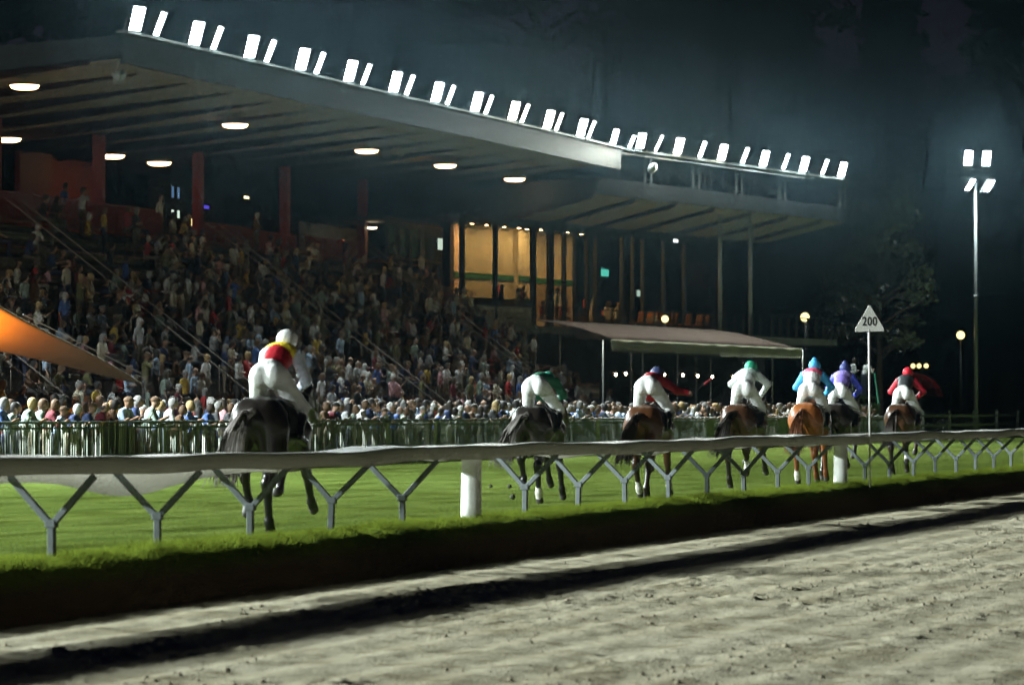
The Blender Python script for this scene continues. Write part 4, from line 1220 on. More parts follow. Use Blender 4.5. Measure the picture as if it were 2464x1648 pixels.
    for i in range(170):
        sp = .035 + .07*r.rand(); a = r.rand()*6.28; w = r.rand()
        yk = tail_side
        p0 = Vector((-.90, .02*r.randn(), 1.42 + .02*r.randn()))
        p1 = Vector((-1.00 - .04*w, yk*.10 + sp*math.cos(a)*.5, 1.39 + sp*math.sin(a)*.5))
        p2 = Vector((-1.07 - .07*w, yk*.27 + sp*math.cos(a)*1.1, 1.16 + sp*math.sin(a)))
        p3 = Vector((-1.10 - .09*w, yk*.40 + sp*math.cos(a)*1.5, .88 + sp*math.sin(a)*1.2))
        p4 = Vector((-1.12 - .10*w + .05*r.randn(), yk*.46 + sp*math.cos(a)*1.7 + .04*r.randn(), .56 + .22*r.rand()))
        tl.tube([p0, p1, p2, p3, p4], [.020, .018, .015, .011, .003], 3, caps=False)
    tl.build('tail', MATS['hair_%.3f_%.3f_%.3f' % tail_c], root, smooth=True)
    tag(root, label, 'horse', 'racehorses galloping away')
    return root

# ================================================================== JOCKEYS
M_skin = obj_color_mat('skin', rough=.6, var=.08, bump=.05)
M_cloth = obj_color_mat('cloth', rough=.75, var=.08, scale=7, bump=.5)
M_silk = obj_color_mat('silk', rough=.55, var=.06, scale=9, spec=.4, bump=.6)
M_hair = obj_color_mat('hair', rough=.6, var=.3, scale=30)
M_boot = obj_color_mat('boot', rough=.3, var=.1, spec=.5, bump=0)
def make_jockey(horse, label, hz=1.92, up=.16, fwd=.36, head=.12, cap=(1,1,1), jersey=(1,0,0), yoke=None, sleeve=None, pants=(.8,.8,.78), side=0.0, whip=None, pom=False, elbow=(.30, -.22), back_patch=None):
    root = empty('person', horse.location, horse.rotation_euler.z); root.scale = horse.scale
    sleeve = sleeve or jersey; yoke = yoke or jersey
    P = []
    e = lambda l, c, rr, *a: P.append((l, 'e', c, rr, *a)); c_ = lambda l, a, b, ra, rb: P.append((l, 'c', a, b, ra, rb))
    px = -.14
    e('pants', (px, side, hz), (.17, .185, .155))
    for s in (-1, 1):
        e('pants', (px-.08, side+s*.085, hz-.03), (.125, .11, .135))
        kn = (.20, s*.27, hz-.40); an = (-.10, s*.31, hz-.72); to = (.10, s*.34, hz-.80)
        c_('pants', (px+.02, side+s*.11, hz-.04), kn, .125, .078); c_('pants', kn, (.08, s*.29, hz-.52), .076, .062)
        c_('boot', (.08, s*.29, hz-.52), an, .064, .048); c_('boot', an, to, .05, .035)
    ch = (px+fwd, side*.5, hz+up)
    c_('jersey', (px+.10, side, hz+.05), ch, .140, .150); e('jersey', ((px+.1+ch[0])/2, side*.7, hz+.06+up*.5), (.22, .165, .14), (0, -math.atan2(up, fwd-.1), 0))
    sh = (ch[0]+.05, ch[2]+.02)
    e('yoke', (sh[0]-.04, side*.4, sh[1]+.035), (.15, .195, .115))
    hd = (ch[0]+.24, side*.2, ch[2]+head+.03)
    c_('skin', (sh[0]+.05, side*.3, sh[1]+.03), (hd[0]-.02, hd[1], hd[2]-.05), .06, .055)
    e('skin', (hd[0]+.01, hd[1], hd[2]-.02), (.10, .078, .115)); c_('skin', (hd[0]+.10, hd[1], hd[2]-.02), (hd[0]+.115, hd[1], hd[2]-.045), .016, .02)
    e('cap', (hd[0]-.005, hd[1], hd[2]+.035), (.135, .118, .115)); e('cap', (hd[0]+.11, hd[1], hd[2]+.02), (.07, .075, .02))
    if pom: e('cap', (hd[0]-.03, hd[1], hd[2]+.155), (.045, .045, .045))
    for s in (-1, 1):
        S = (sh[0], side*.4+s*.185, sh[1]); E = (sh[0]+.08, s*elbow[0]+side*.3, sh[1]+elbow[1]); H = (.72, s*.09, 1.70)
        if whip and s == whip: E = (sh[0]-.02, s*.40, sh[1]-.16); H = (sh[0]+.02, s*.62, sh[1]-.20)
        c_('sleeve', S, E, .078, .058); 
        W = tuple(E[i]+(H[i]-E[i])*.86 for i in range(3))
        c_('sleeve', E, W, .06, .042); 
        # hand: palm, four curled fingers and a thumb
        e('skin', H, (.045, .04, .042))
        for k in range(4):
            f0 = (H[0]+.03, H[1]-.022+.015*k, H[2]-.005); f1 = (H[0]+.055, H[1]-.022+.015*k, H[2]-.03); c_('skin', f0, f1, .010, .009)
        c_('skin', (H[0], H[1]-s*.03, H[2]+.02), (H[0]+.035, H[1]-s*.035, H[2]+.022), .012, .010)
    V, Q, lab = implicit(P, .0155, .03)
    N = vnormals(V, Q)
    fl = lab[Q[:, 0]]; cen = V[Q].mean(1)
    o = link(bpy.data.objects.new('body', np_mesh('body', V, Q, M_skin)), root); o.color = (.50, .32, .24, 1)
    for nm, mk, mm, col in (('breeches', fl == 'pants', M_silk, pants), ('jersey', fl == 'jersey', M_silk, jersey), ('yoke', fl == 'yoke', M_silk, yoke), ('boot', (fl == 'boot') & (cen[:, 1] > 0), M_boot, (.02, .02, .02)), ('boot', (fl == 'boot') & (cen[:, 1] < 0), M_boot, (.02, .02, .02))):
        s_ = shell(V, Q, N, mk, .007)
        if s_:
            q = link(bpy.data.objects.new(nm, np_mesh(nm, *s_, mm)), root); q.color = (*col, 1)
    for s in (-1, 1):
        s_ = shell(V, Q, N, (fl == 'sleeve') & (cen[:, 1]*s > 0), .007)
        if s_:
            q = link(bpy.data.objects.new('sleeve', np_mesh('sleeve', *s_, M_silk)), root); q.color = (*sleeve, 1)
    s_ = shell(V, Q, N, fl == 'cap', .006)
    q = link(bpy.data.objects.new('helmet', np_mesh('helmet', *s_, M_silk)), root); q.color = (*cap, 1)
    gg = MB().tube([(hd[0]+.105, hd[1]+.07, hd[2]-.005), (hd[0]+.122, hd[1], hd[2]+.0), (hd[0]+.105, hd[1]-.07, hd[2]-.005)], .022, 6).build('goggles', M_leather, root)
    tag(root, label, 'person', 'jockeys')
    if whip:
        H = (sh[0]+.02, whip*.62, sh[1]-.20)
        w = empty('riding_whip', root.matrix_basis @ Vector(H), root.rotation_euler.z)
        MB().tube([(-.06, 0, -.04), (.22, whip*.20, .16)], [.010, .006], 6).build('shaft', M_leather, w)
        MB().tube([(.22, whip*.20, .16), (.36, whip*.30, .26)], [.02, .016], 5).build('flap', mat('red_leather', (.35, .02, .03), var=.1), w)
        tag(w, 'short riding whip with red flap held out by the jockey in red', 'whip')
    return root

C_black = coat('coat_black', (.016, .012, .010), (.009, .008, .008), .34)
C_dbay = coat('coat_dark_bay', (.036, .017, .009), (.010, .008, .007), .34)
C_bay = coat('coat_bay', (.095, .036, .013), (.022, .012, .008), .36)
C_chest = coat('coat_chestnut', (.27, .085, .022), (.14, .045, .015), .40)
C_brown = coat('coat_brown', (.060, .026, .012), (.012, .009, .007), .34)
M_numcl = mat('cloth_dark', (.02, .02, .025), var=.2); M_wcl = mat('cloth_white', (.5, .5, .48), var=.1)

horses = [
 # x, y, yaw, scale, coat, tail colour, legs (hind left, hind right, fore left, fore right)
 (40.05, 15.5, R(4), 1.045, C_black, (.24, .21, .20), ('lift', 'stance', 'fold', 'reach'), 'black racehorse nearest the camera, just behind the running rail', M_numcl, (), .48, .0, None),
 (56.0, 16.96, R(2), 1.0, C_black, (.17, .15, .14), ('lift', 'stance', 'reach', 'land'), 'nearly black racehorse with a pale grey tail, second nearest', M_numcl, (1,), .75, .1, None),
 (58.9, 15.85, R(3), 1.0, C_bay, (.03, .018, .012), ('under', 'push', 'fold', 'land'), 'dark bay racehorse carrying a white number, ridden in red', M_numcl, (0, 3), .50, .1, '8'),
 (68.15, 16.4, R(0), 1.03, C_brown, (.02, .014, .01), ('stance', 'lift', 'fold', 'reach'), 'brown racehorse ridden in white with a green cap', M_numcl, (1,), .55, .0, None),
 (72.6, 16.06, R(2), 1.05, C_chest, (.16, .055, .02), ('stance', 'under', 'reach', 'land'), 'bright chestnut racehorse with a white hind sock', M_wcl, (0,), .30, .0, None),
 (76.6, 16.27, R(-1), 1.05, C_black, (.02, .016, .014), ('push', 'lift', 'reach', 'fold'), 'black racehorse half hidden beyond the chestnut, ridden in purple', M_numcl, (1,), .2, .0, None),
 (83.9, 16.27, R(0), 1.05, C_brown, (.025, .014, .01), ('stance', 'lift', 'land', 'fold'), 'dark brown racehorse furthest ahead, ridden in black and red', M_numcl, (1,), .3, .05, None)]
HO = []
for i, (x, y, yaw, sc, cm, tcx, lg, lb, clm, sk, ts, hl, num) in enumerate(horses):
    HO.append(make_horse(x, y, yaw, sc, cm, tcx, lg, lb, cloth_m=clm, socks=sk, seed=i, tail_side=ts, head_low=hl, number=num))
W = (.80, .80, .79)
make_jockey(HO[0], 'jockey in red with yellow shoulders, white sleeves and white helmet', hz=1.87, up=.20, fwd=.40, head=.14, cap=(.78,.78,.76), jersey=(.42,.01,.02), yoke=(.80,.60,.03), sleeve=(.52,.56,.66), pants=W, side=.03, elbow=(.27, -.30))
make_jockey(HO[1], 'crouching jockey in white breeches with dark green jersey and cap', hz=1.93, up=.03, fwd=.42, head=.02, cap=(.03,.28,.18), jersey=(.02,.16,.09), pants=W, side=.05)
make_jockey(HO[2], 'jockey in red jersey and navy cap, whip in hand', hz=1.95, up=.04, fwd=.44, head=.10, cap=(.03,.04,.12), jersey=(.36,.012,.02), pants=W, side=.03, whip=-1)
make_jockey(HO[3], 'jockey in white jersey and bright green cap', hz=1.90, up=.22, fwd=.34, head=.13, cap=(.03,.33,.20), jersey=(.66,.70,.68), yoke=(.45,.60,.54), sleeve=(.66,.70,.70), pants=W, elbow=(.36, -.16))
make_jockey(HO[4], 'jockey in sky blue cap and sleeves with white and pink jersey', hz=1.88, up=.25, fwd=.30, head=.15, cap=(.06,.38,.72), jersey=(.72,.70,.70), yoke=(.62,.10,.18), sleeve=(.05,.36,.70), pants=W, elbow=(.36, -.24), pom=True)
make_jockey(HO[5], 'jockey in purple jersey with blue sleeves and navy cap', hz=1.86, up=.26, fwd=.30, head=.15, cap=(.03,.04,.16), jersey=(.22,.16,.52), yoke=(.28,.22,.58), sleeve=(.06,.08,.55), pants=W, elbow=(.34, -.24), pom=True)
make_jockey(HO[6], 'jockey in black jersey with red sleeves and bright red cap', hz=1.86, up=.24, fwd=.32, head=.16, cap=(.60,.012,.03), jersey=(.03,.032,.035), sleeve=(.45,.012,.03), pants=W, elbow=(.38, -.24))
# turf kicked up behind the runners
for i, (x, y, z, s_) in enumerate(((53.6, 16.7, .10, .05), (53.0, 16.4, .42, .03), (52.2, 16.1, .75, .025), (54.4, 17.0, .25, .04), (51.2, 16.3, .32, .03))):
    b = MB().lathe([(.3*s_, -s_), (s_, -.3*s_), (.8*s_, .4*s_), (.2*s_, .8*s_)], 7); b.v = [(vx*(1+.5*RNG.random()), vy, vz*(.7+.5*RNG.random())) for vx, vy, vz in b.v]
    tag(b.build('turf_clod', M_earth, loc=(x, y, z)), 'kicked-up clod of turf behind the second horse, %s along' % ORD(i+1), 'clod', 'clods of turf')
# ================================================================== SPECTATORS
def figure(pose, turn=0.0, longhair=False, bald=False, capped=False):
    """faces +x, z up, feet (or seat) on z=0"""
    P = []
    e = lambda l, c, rr, *a: P.append((l, 'e', c, rr, *a)); c_ = lambda l, a, b, ra, rb: P.append((l, 'c', a, b, ra, rb))
    seated = pose.startswith('sit')
    lean = {'lean': .34, 'paper': .28, 'sit_lean': .32, 'sit': .06, 'arms': .03, 'down': .0, 'binoc': .02, 'point': .03, 'sit_paper': .12}[pose]
    hipz = .52 if seated else .93
    hx = 0 if not seated else -.12
    sp = lambda h: (hx + lean*h, hipz + h*math.sqrt(max(.1, 1-lean*lean)))      # along the spine
    wx, wz = sp(.16); cx, cz = sp(.36); sx, sz = sp(.48); nx, nz = sp(.56); kx, kz = sp(.70)
    e('trousers', (hx, 0, hipz), (.13, .165, .13)); e('shirt', (wx, 0, wz), (.12, .15, .15)); e('shirt', (cx, 0, cz), (.125, .175, .19))
    c_('shirt', (sx, -.15, sz), (sx, .15, sz), .07, .07); c_('skin', (sx, 0, sz+.02), (nx+.01, 0, nz+.03), .058, .052)
    ct, s_t = math.cos(turn), math.sin(turn); hx2 = nx + .06
    def hd(dx, dy, dz): return (hx2 + dx*ct - dy*s_t, dx*s_t + dy*ct, kz + dz)
    e('skin', hd(0, 0, 0), (.098, .075, .118), (0, 0, turn)); e('skin', hd(.03, 0, -.06), (.062, .055, .06), (0, 0, turn))
    c_('skin', hd(.095, 0, .01), hd(.118, 0, -.02), .012, .017)
    for s in (-1, 1): e('skin', hd(-.005, s*.078, -.01), (.022, .014, .03), (0, 0, turn))
    if capped:
        e('hair', hd(-.005, 0, .06), (.115, .092, .075), (0, 0, turn)); e('hair', hd(.11, 0, .05), (.06, .06, .012), (0, 0, turn))
    elif bald: e('hair', hd(-.05, 0, -.01), (.062, .084, .055), (0, 0, turn))
    else: e('hair', hd(-.030, 0, .030), (.108, .094, .118), (0, 0, turn)); e('hair', hd(-.065, 0, -.03), (.06, .078, .075), (0, 0, turn))
    if longhair:
        c_('hair', hd(-.06, .03, .0), hd(-.075, .05, -.22), .075, .05); c_('hair', hd(-.06, -.03, .0), hd(-.075, -.05, -.22), .075, .05)
    for s in (-1, 1):
        if seated:
            kn = (hx+.43, s*.13, .50); an = (hx+.40, s*.12, .06)
            c_('trousers', (hx, s*.09, hipz-.02), kn, .09, .068); c_('trousers', kn, an, .066, .045); c_('trousers', an, (an[0]+.14, an[1]+s*.02, .04), .045, .04)
        else:
            kn = (hx+.015, s*.10, .49); an = (hx-.02, s*.11, .07)
            c_('trousers', (hx, s*.085, hipz-.04), kn, .098, .068); c_('trousers', kn, an, .066, .046); c_('trousers', an, (an[0]+.15, an[1]+s*.03, .04), .045, .04)
        S = (sx, s*.195, sz-.01)
        if pose == 'lean': E = (sx+.12, s*.27, sz-.27); H = (sx+.34, s*.10, 1.24)
        elif pose == 'paper': E = (sx+.06, s*.25, sz-.27); H = (sx+.30, s*.11, sz-.20)
        elif pose == 'arms': E = (sx+.04, s*.26, sz-.27); H = (sx+.20, -s*.02, sz-.24)
        elif pose == 'binoc': E = (sx+.18, s*.30, sz-.12); H = (sx+.21, s*.05, sz+.20)
        elif pose == 'point': E = (sx+.18, s*.24, sz-.12 if s > 0 else sz-.26); H = (sx+.42, s*.20, sz+.06) if s > 0 else (sx+.10, s*.22, sz-.45)
        elif pose == 'sit': E = (sx+.05, s*.24, sz-.26); H = (sx+.28, s*.12, sz-.36)
        elif pose == 'sit_lean': E = (sx+.10, s*.24, sz-.25); H = (sx+.30, s*.05, sz-.28)
        elif pose == 'sit_paper': E = (sx+.08, s*.25, sz-.25); H = (sx+.32, s*.12, sz-.18)
        else: E = (sx-.03, s*.25, sz-.28); H = (sx+.04, s*.25, sz-.53)
        m = tuple((a+b)/2 for a, b in zip(S, E))
        c_('shirt', S, E, .062, .05); c_('skin', E, H, .042, .03)
        f = np.array(H) - np.array(E); f = f/np.linalg.norm(f)
        e('skin', tuple(np.array(H)+f*.03), (.042, .032, .035))
        for k in range(3): 
            a = np.array(H)+f*.05 + np.array((0, (k-1)*.022, 0)); c_('skin', tuple(a), tuple(a+f*.045-np.array((0, 0, .012))), .012, .010)
        c_('skin', tuple(np.array(H)+f*.02+np.array((0, -s*.03, .01))), tuple(np.array(H)+f*.055+np.array((0, -s*.035, .02))), .012, .01)
    return P

SPEC = {}
VAR = [('lean', .75, 0, 0, 0), ('lean', .35, 0, 1, 0), ('lean', 1.0, 1, 0, 0), ('lean', .6, 0, 0, 1), ('paper', .2, 0, 0, 0), ('paper', .7, 0, 1, 0), ('arms', .8, 0, 0, 0), ('arms', .5, 1, 0, 0),
       ('down', .7, 0, 1, 0), ('down', .9, 0, 0, 0), ('down', .6, 1, 0, 0), ('binoc', .3, 0, 0, 0), ('binoc', .7, 0, 0, 1), ('point', .8, 0, 0, 0),
       ('sit', .6, 0, 0, 0), ('sit', .8, 1, 0, 0), ('sit', .4, 0, 1, 0), ('sit_lean', .6, 0, 0, 0), ('sit_lean', .3, 1, 0, 0), ('sit_paper', .2, 0, 0, 0), ('sit', .7, 0, 0, 1)]
def spec_mesh(v):
    if v in SPEC: return SPEC[v]
    pose, tn, lh, bd, cp = VAR[v]
    V, Q, lab = implicit(figure(pose, tn, lh, bd, cp), .026, .028)
    N = vnormals(V, Q); fl = lab[Q[:, 0]]
    out = {'body': np_mesh('body', V, Q, M_skin)}
    for nm, lb, m, off in (('shirt', 'shirt', M_cloth, .010), ('trousers', 'trousers', M_cloth, .008), ('hair', 'hair', M_hair, .006)):
        out[nm] = np_mesh(nm, *shell(V, Q, N, fl == lb, off), m)
    SPEC[v] = out
    return out
SKINS = [(.34, .21, .15), (.38, .24, .17), (.29, .17, .11), (.24, .14, .09), (.40, .26, .19)]
HAIRS = [('white-haired', (.46, .45, .43)), ('grey-haired', (.20, .195, .19)), ('dark-haired', (.035, .026, .02)), ('brown-haired', (.10, .06, .035)), ('black-haired', (.018, .016, .015)), ('fair-haired', (.38, .27, .13))]
SHIRTS = [('white', (.66, .66, .65)), ('pale blue', (.34, .45, .60)), ('navy', (.025, .04, .10)), ('dark grey', (.06, .06, .065)), ('sage green', (.24, .31, .27)), ('cream', (.55, .50, .38)), ('black', (.02, .02, .022)),
          ('maroon', (.14, .025, .035)), ('light grey', (.42, .43, .44)), ('blue', (.07, .13, .34)), ('ochre', (.46, .32, .06)), ('pink', (.55, .30, .33)), ('brown', (.12, .07, .04)), ('red', (.38, .03, .03)), ('olive', (.14, .14, .06))]
TROUS = [(.03, .035, .05), (.05, .05, .05), (.10, .085, .06), (.22, .19, .14), (.025, .03, .06)]
POSEW = {'lean': 'leaning on the fence', 'paper': 'reading a race card', 'arms': 'standing arms folded', 'down': 'standing', 'binoc': 'hands raised to eyes', 'point': 'standing, arm out', 'sit': 'seated', 'sit_lean': 'seated, leaning forward', 'sit_paper': 'seated, reading'}
people = []      # dicts; sorted before building
def want(v, x, y, z, yaw, where, pri, sc=None, shirt=None, hair=None):
    people.append(dict(v=v, x=x, y=y, z=z, yaw=yaw, where=where, pri=pri, sc=sc or RNG.uniform(.91, 1.07), shirt=RNG.randrange(len(SHIRTS)) if shirt is None else shirt,
                       hair=RNG.choices(range(6), [1.3, 3, 4, 4, 4, 1.2])[0] if hair is None else hair, skin=RNG.choice(SKINS), tr=RNG.choice(TROUS)))
LIGHTW = [0, 0, 1, 1, 2, 2, 3, 4, 4, 5, 6, 7, 8, 8, 9, 10, 11, 12, 13, 14, 0, 5]
# along the fence
x = 69
while x < 170:
    want(RNG.choice([0, 0, 1, 2, 3, 4, 4, 2, 0, 3, 0]), x, 34.57 + RNG.uniform(-.03, .06), -.02, R(-82 + RNG.uniform(-14, 22)), 'fence', 0 + x*.001, shirt=RNG.choice([1, 2, 2, 3, 4, 0, 6, 8, 7, 9, 3, 12]))
    x += RNG.uniform(.46, .82)
x = 69.4
while x < 170:
    want(RNG.choice([6, 7, 8, 9, 10, 12, 9, 10, 6, 13]), x, 35.22 + RNG.uniform(-.1, .12), -.02, R(-75 + RNG.uniform(-20, 30)), 'second', 1 + x*.001, shirt=RNG.choice(LIGHTW))
    x += RNG.uniform(.5, 1.05)
x = 72
while x < 166:
    want(RNG.choice([6, 7, 8, 9, 10, 11, 13, 9, 8]), x, 36.0 + RNG.uniform(-.2, .35), -.02, R(-70 + RNG.uniform(-25, 35)), 'third', 2 + x*.001, shirt=RNG.choice(LIGHTW))
    x += RNG.uniform(.8, 1.7)
x = 88
while x < 134:
    want(RNG.choice([6, 8, 9, 10, 13, 9]), x, 38.0 + RNG.uniform(-.9, 1.6), -.02, R(-70 + RNG.uniform(-30, 40)), 'apron', 3.4 + x*.004, shirt=RNG.choice(LIGHTW))
    x += RNG.uniform(.7, 1.5)
# on the terracing
for r in range(NROW):
    a = TA0 + 2.5 + RNG.random()
    while a < 43:
        p = .60 if r <= 9 else (.42 if a > 13 else .16)
        if r >= 13: p = .10 if a < 16 else .22
        if a < -2 and r < 4: p = .3
        stairs = any(s_-.1 < a < s_+1.2 for s_ in (-9.5, 5.0, 21.0, 36.0))
        if RNG.random() < (p if not stairs else .12):
            stand = RNG.random() < (.55 if r < 4 else .22 if r < 10 else .1)
            v = RNG.choice([6, 8, 9, 10, 11, 13, 9, 7]) if stand else RNG.choice([14, 14, 15, 16, 17, 18, 19, 20, 17])
            w = SW(a, row_b(r) + (.2 if stand else .42), row_z(r) + (.0 if stand else -.02))
            want(v, w.x, w.y, w.z, R(-88 + RNG.uniform(-18, 34)), 'terrace%d' % r, 5 + (r*.12 + abs(a-8)*.03) + RNG.random()*.8, shirt=RNG.choice(LIGHTW))
        a += RNG.uniform(.5, .74)
# people who stand out on the gallery
def gal(a, b, z, v, shirt, hair, yaw=-90):
    w = SW(a, b, z); want(v, w.x, w.y, w.z, R(yaw), 'gallery', 2.5, shirt=shirt, hair=hair, sc=1.02)
gal(10.9, 6.75, row_z(14), 11, 8, 2, -55); gal(12.7, 8.3, 7.62, 9, 9, 4); gal(19.9, 8.0, 7.62, 8, 0, 1); gal(14.4, 6.6, row_z(14)-.02, 15, 13, 3, -70); gal(15.1, 6.6, row_z(14)-.02, 14, 8, 2, -60)
gal(16.6, 5.6, row_z(12)-.02, 17, 3, 1, -50); gal(7.3, 6.4, row_z(14)-.02, 17, 6, 2, -80); gal(8.2, 6.4, row_z(14)-.02, 18, 6, 4, -100); gal(35.3, 3.0, row_z(8), 11, 0, 3, -80); gal(37.4, 3.2, row_z(8), 12, 8, 2, -80)
gal(4.2, 8.1, 7.62, 6, 14, 2)
# diners behind the restaurant glass
for i in range(15):
    a = .9 + i*.72 + RNG.uniform(-.15, .15); b = 5.0 + RNG.random()*1.2
    w = PW(a, b, 5.28); want(RNG.choice([14, 15, 16, 17, 10]), w.x, w.y, w.z, R(-100 + RNG.uniform(-60, 60)), 'restaurant', 2.8 + i*.01, shirt=RNG.choice([0, 5, 11, 0, 8, 13]))
for a, b, v, s_ in ((-1.4, 5.1, 9, 6), (-.1, 5.0, 10, 0), (.5, 5.1, 8, 7)):
    w = PW(a, b, 5.28); want(v, w.x, w.y, w.z, R(-60), 'restaurant', 2.7, shirt=s_)

people.sort(key=lambda p: p['pri'])
singles, mass = people[:292], people[292:]
def img_x(p):
    d = p['x']*math.cos(HEAD)+p['y']*math.sin(HEAD); return (p['x']*math.sin(HEAD)-p['y']*math.cos(HEAD))/d
rank = {}
for p in sorted(singles, key=img_x):
    rank[p['where']] = rank.get(p['where'], 0) + 1; p['n'] = rank[p['where']]
WHERE = {'fence': 'fence front row', 'second': 'second fence row', 'third': 'third fence row', 'apron': 'before the terracing', 'gallery': 'top gallery', 'restaurant': 'restaurant window'}
GRP = {'fence': 'spectators along the fence', 'second': 'spectators along the fence', 'third': 'spectators along the fence', 'apron': 'spectators before the terracing', 'gallery': 'people on the gallery', 'restaurant': 'people in the restaurant'}
def build_person(p, label, group):
    m = spec_mesh(p['v'])
    root = empty('person', (p['x'], p['y'], p['z']), p['yaw']); root.scale = (p['sc'],)*3
    for nm, col in (('body', p['skin']), ('shirt', SHIRTS[p['shirt']][1]), ('trousers', p['tr']), ('hair', HAIRS[p['hair']][1])):
        o = link(bpy.data.objects.new(nm, m[nm]), root); o.color = (*col, 1)
    tag(root, label, 'person', group)
    return root
for p in singles:
    pose = VAR[p['v']][0]
    wh = WHERE.get(p['where'], '%s terrace row' % ORD(int(p['where'][7:])+1) if p['where'].startswith('terrace') else '')
    pw = POSEW[pose] if p['where'] == 'fence' or pose != 'lean' else 'standing'
    if p['where'] == 'fence' and pose == 'lean': pw = 'leaning'
    hairw = 'capped' if VAR[p['v']][4] else 'balding' if VAR[p['v']][3] else HAIRS[p['hair']][0]
    build_person(p, '%s person in %s %s, %s from left, %s' % (hairw, SHIRTS[p['shirt']][0], pw, ORD(p['n']), wh), GRP.get(p['where'], 'spectators on the terracing'))

# the rest of the crowd, further back, as one mass
coarse = {}
def coarse_fig(v):
    if v not in coarse:
        pose, tn, lh, bd, cp = VAR[v]
        V, Q, lab = implicit(figure(pose, tn, lh, bd, cp), .058, .03)
        coarse[v] = (V, Q, np.select([lab == 'shirt', lab == 'trousers', lab == 'hair'], [1, 2, 3], 0))
    return coarse[v]
AV, AF, AC = [], [], []; off = 0
for p in mass:
    V, Q, li = coarse_fig(p['v'])
    c, s_ = math.cos(p['yaw']), math.sin(p['yaw'])
    w = V*p['sc']
    AV.append(np.stack([w[:, 0]*c - w[:, 1]*s_ + p['x'], w[:, 0]*s_ + w[:, 1]*c + p['y'], w[:, 2] + p['z']], 1)); AF.append(Q + off); off += len(V)
    pal = np.array([p['skin'], SHIRTS[p['shirt']][1], p['tr'], HAIRS[p['hair']][1]]); AC.append(pal[li])
AV = np.concatenate(AV); AF = np.concatenate(AF); AC = np.concatenate(AC)
cm_ = np_mesh('crowd', AV, AF)
at = cm_.color_attributes.new('tint', 'FLOAT_COLOR', 'POINT')
at.data.foreach_set('color', np.concatenate([AC, np.ones((len(AC), 1))], 1).astype(np.float32).ravel())
mc = bpy.data.materials.new('crowd_clothes'); mc.use_nodes = True
an_ = mc.node_tree.nodes.new('ShaderNodeAttribute'); an_.attribute_name = 'tint'
mc.node_tree.nodes['Principled BSDF'].inputs['Roughness'].default_value = .8
mc.node_tree.links.new(an_.outputs['Color'], mc.node_tree.nodes['Principled BSDF'].inputs['Base Color'])
cm_.materials.append(mc)
tag(link(bpy.data.objects.new('crowd', cm_)), 'packed crowd of spectators filling the terracing further back', 'crowd', kind='stuff')
print('people', len(singles), len(mass), 'crowd faces', len(AF))

# race cards in the hands of people at the fence
rc = None; n = 0
M_paper = mat('newsprint', (.62, .60, .50), rough=.9, var=.12, scale=14)
fr_ = [p for p in sorted(singles, key=img_x) if p['where'] == 'fence' and VAR[p['v']][0] == 'paper']
for p in fr_:
    n += 1
    if rc is None:
        b = MB().add([(0,-.15,0),(0,0,-.02),(0,.15,0),(.08,-.14,.21),(.08,0,.20),(.08,.14,.21)], [(0,1,4,3),(1,2,5,4)])
        o = b.build('race_card', M_paper); md = o.modifiers.new('thickness', 'SOLIDIFY'); md.thickness = .006; rc = o
    else: o = rc.copy(); COL.objects.link(o)
    s_, c = math.sin(p['yaw']), math.cos(p['yaw'])
    q = Vector((.44*c, .44*s_, 0))*p['sc']
    o.location = (p['x']+q.x, p['y']+q.y, 1.17*p['sc']); o.rotation_euler = (0, RNG.uniform(.1, .7), p['yaw'])
    tag(o, 'pale folded race card held over the fence, %s from left' % ORD(n), 'paper', 'race cards at the fence')

# ================================================================== FAR END: platform, men, parasol
pl = empty('viewing_platform', (169.9, 35.6, 0), R(-6))
tag(pl, 'small green viewing platform beyond the end of the crowd fence', 'platform')
M_gpl = mat('platform_green', (.14, .20, .16), rough=.7, var=.2, scale=2)
MB().box(-1.6, 2.6, -.6, 1.6, 2.1, 2.22).build('deck', M_gpl, pl)
for a in (-1.5, .5, 2.5):
    for b in (-.5, 1.5): MB().box(a-.05, a+.05, b-.05, b+.05, 0, 2.1).build('leg', M_gpl, pl)
MB().box(.6, 2.6, -.66, -.62, 0.1, 1.9).build('side_board', M_gpl, pl)
MB().box(-1.6, -.1, -.66, -.62, .4, 1.8).build('side_board', M_gpl, pl)
rb = MB().bar((-1.6, -.6, 3.1), (-.3, -.6, 3.1), .05); rb.bar((-1.6, -.6, 2.2), (-1.6, -.6, 3.1), .05); rb.build('guard_rail', M_gpl, pl)
for (a, b, z, v, sh, yaw, lb) in ((169.9, 35.5, 2.22, 6, 8, -60, 'man in grey polo shirt standing arms folded on the viewing platform'), (171.6, 35.3, 2.22, 0, 0, -40, 'man in white shirt bending forward on the platform with a green pole'),
                                  (168.0, 34.7, 0, 10, 5, -110, 'fair person standing low in front of the viewing platform')):
    build_person(dict(v=v, x=a, y=b, z=z, yaw=R(yaw), sc=1.05 if z else .95, shirt=sh, hair=2 if z else 5, skin=SKINS[0], tr=TROUS[0]), lb, 'people by the viewing platform')
gp = MB().tube([(0, 0, 0), (-.75, -.35, -1.5)], .04, 8).build('green_pole', mat('green_paint', (.04, .34, .20), rough=.4, var=.1), loc=(172.2, 34.9, 3.35))
tag(gp, 'bright green pole slanting down from the bending man', 'pole')
px_, py_ = spot(2200, 128)
pr_ = empty('parasol', (px_, py_, 0)); tag(pr_, 'large dark red domed parasol beyond the leading horse', 'parasol')
M_pred = mat('parasol_red', (.035, .004, .004), spec=0, rough=.9, var=.1)
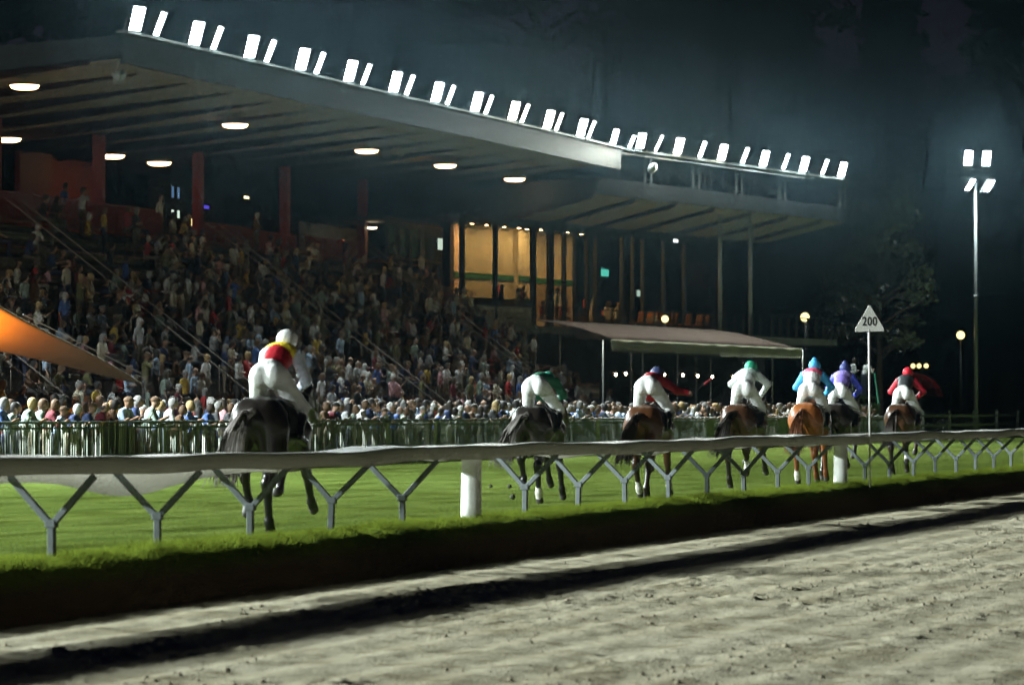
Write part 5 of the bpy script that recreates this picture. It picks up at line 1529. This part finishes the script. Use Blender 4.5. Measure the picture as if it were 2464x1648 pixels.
n_ = 12; V = []; F = []
prof = [(.02, 3.55), (.6, 3.42), (1.1, 3.12), (1.45, 2.7), (1.6, 2.25)]
for j, (rr, z) in enumerate(prof):
    for k in range(n_): V.append((rr*math.cos(2*math.pi*k/n_), rr*math.sin(2*math.pi*k/n_), z))
for j in range(4):
    for k in range(n_): F.append((j*n_+k, j*n_+(k+1) % n_, (j+1)*n_+(k+1) % n_, (j+1)*n_+k))
o = mesh_obj('canopy', V, F, M_pred, pr_); md = o.modifiers.new('thickness', 'SOLIDIFY'); md.thickness = .01
MB().tube([(0, 0, 0), (0, 0, 3.5)], .04, 8).build('pole', M_frame, pr_)
px_, py_ = spot(2216, 124)
ln = empty('twin_lamp', (px_, py_, 0)); tag(ln, 'pair of small bright yellow lamps beside the red parasol', 'lamp')
MB().tube([(0, 0, 0), (0, 0, 3.7)], .035, 8).build('pole', M_frame, ln)
MB().bar((-.1, -.35, 3.72), (.1, .45, 3.72), .04).build('arm', M_frame, ln)
for k in (-.28, .10, .42):
    MB().lathe([(.03, -.13), (.12, -.06), (.12, .06), (.03, .13)], 10).build('bulb', emit_mat('twin_lamp_bulb', (1, .80, .32), 5 if k > -.2 else 2, False), ln, smooth=True, loc=(0, k, 3.85))

# ================================================================== NIGHT HAZE, also standing in for lens bloom
if HAZE:
    hz_ = MB().box(-60, 345, -120, 260, -2.2, 48).build('haze', None)
    tag(hz_, 'thin night haze also standing in for lens bloom round the floodlights', 'haze', kind='stuff')
    m = bpy.data.materials.new('haze'); m.use_nodes = True
    N = m.node_tree.nodes; N.remove(N['Principled BSDF'])
    pv_ = N.new('ShaderNodeVolumePrincipled'); pv_.inputs['Color'].default_value = (.50, .82, 1.0, 1)
    pv_.inputs['Density'].default_value = HAZE; pv_.inputs['Anisotropy'].default_value = .98
    m.node_tree.links.new(pv_.outputs[0], N['Material Output'].inputs['Volume'])
    hz_.data.materials.append(m)
    m.cycles.volume_sampling = 'EQUIANGULAR'
    m.cycles.homogeneous_volume = True
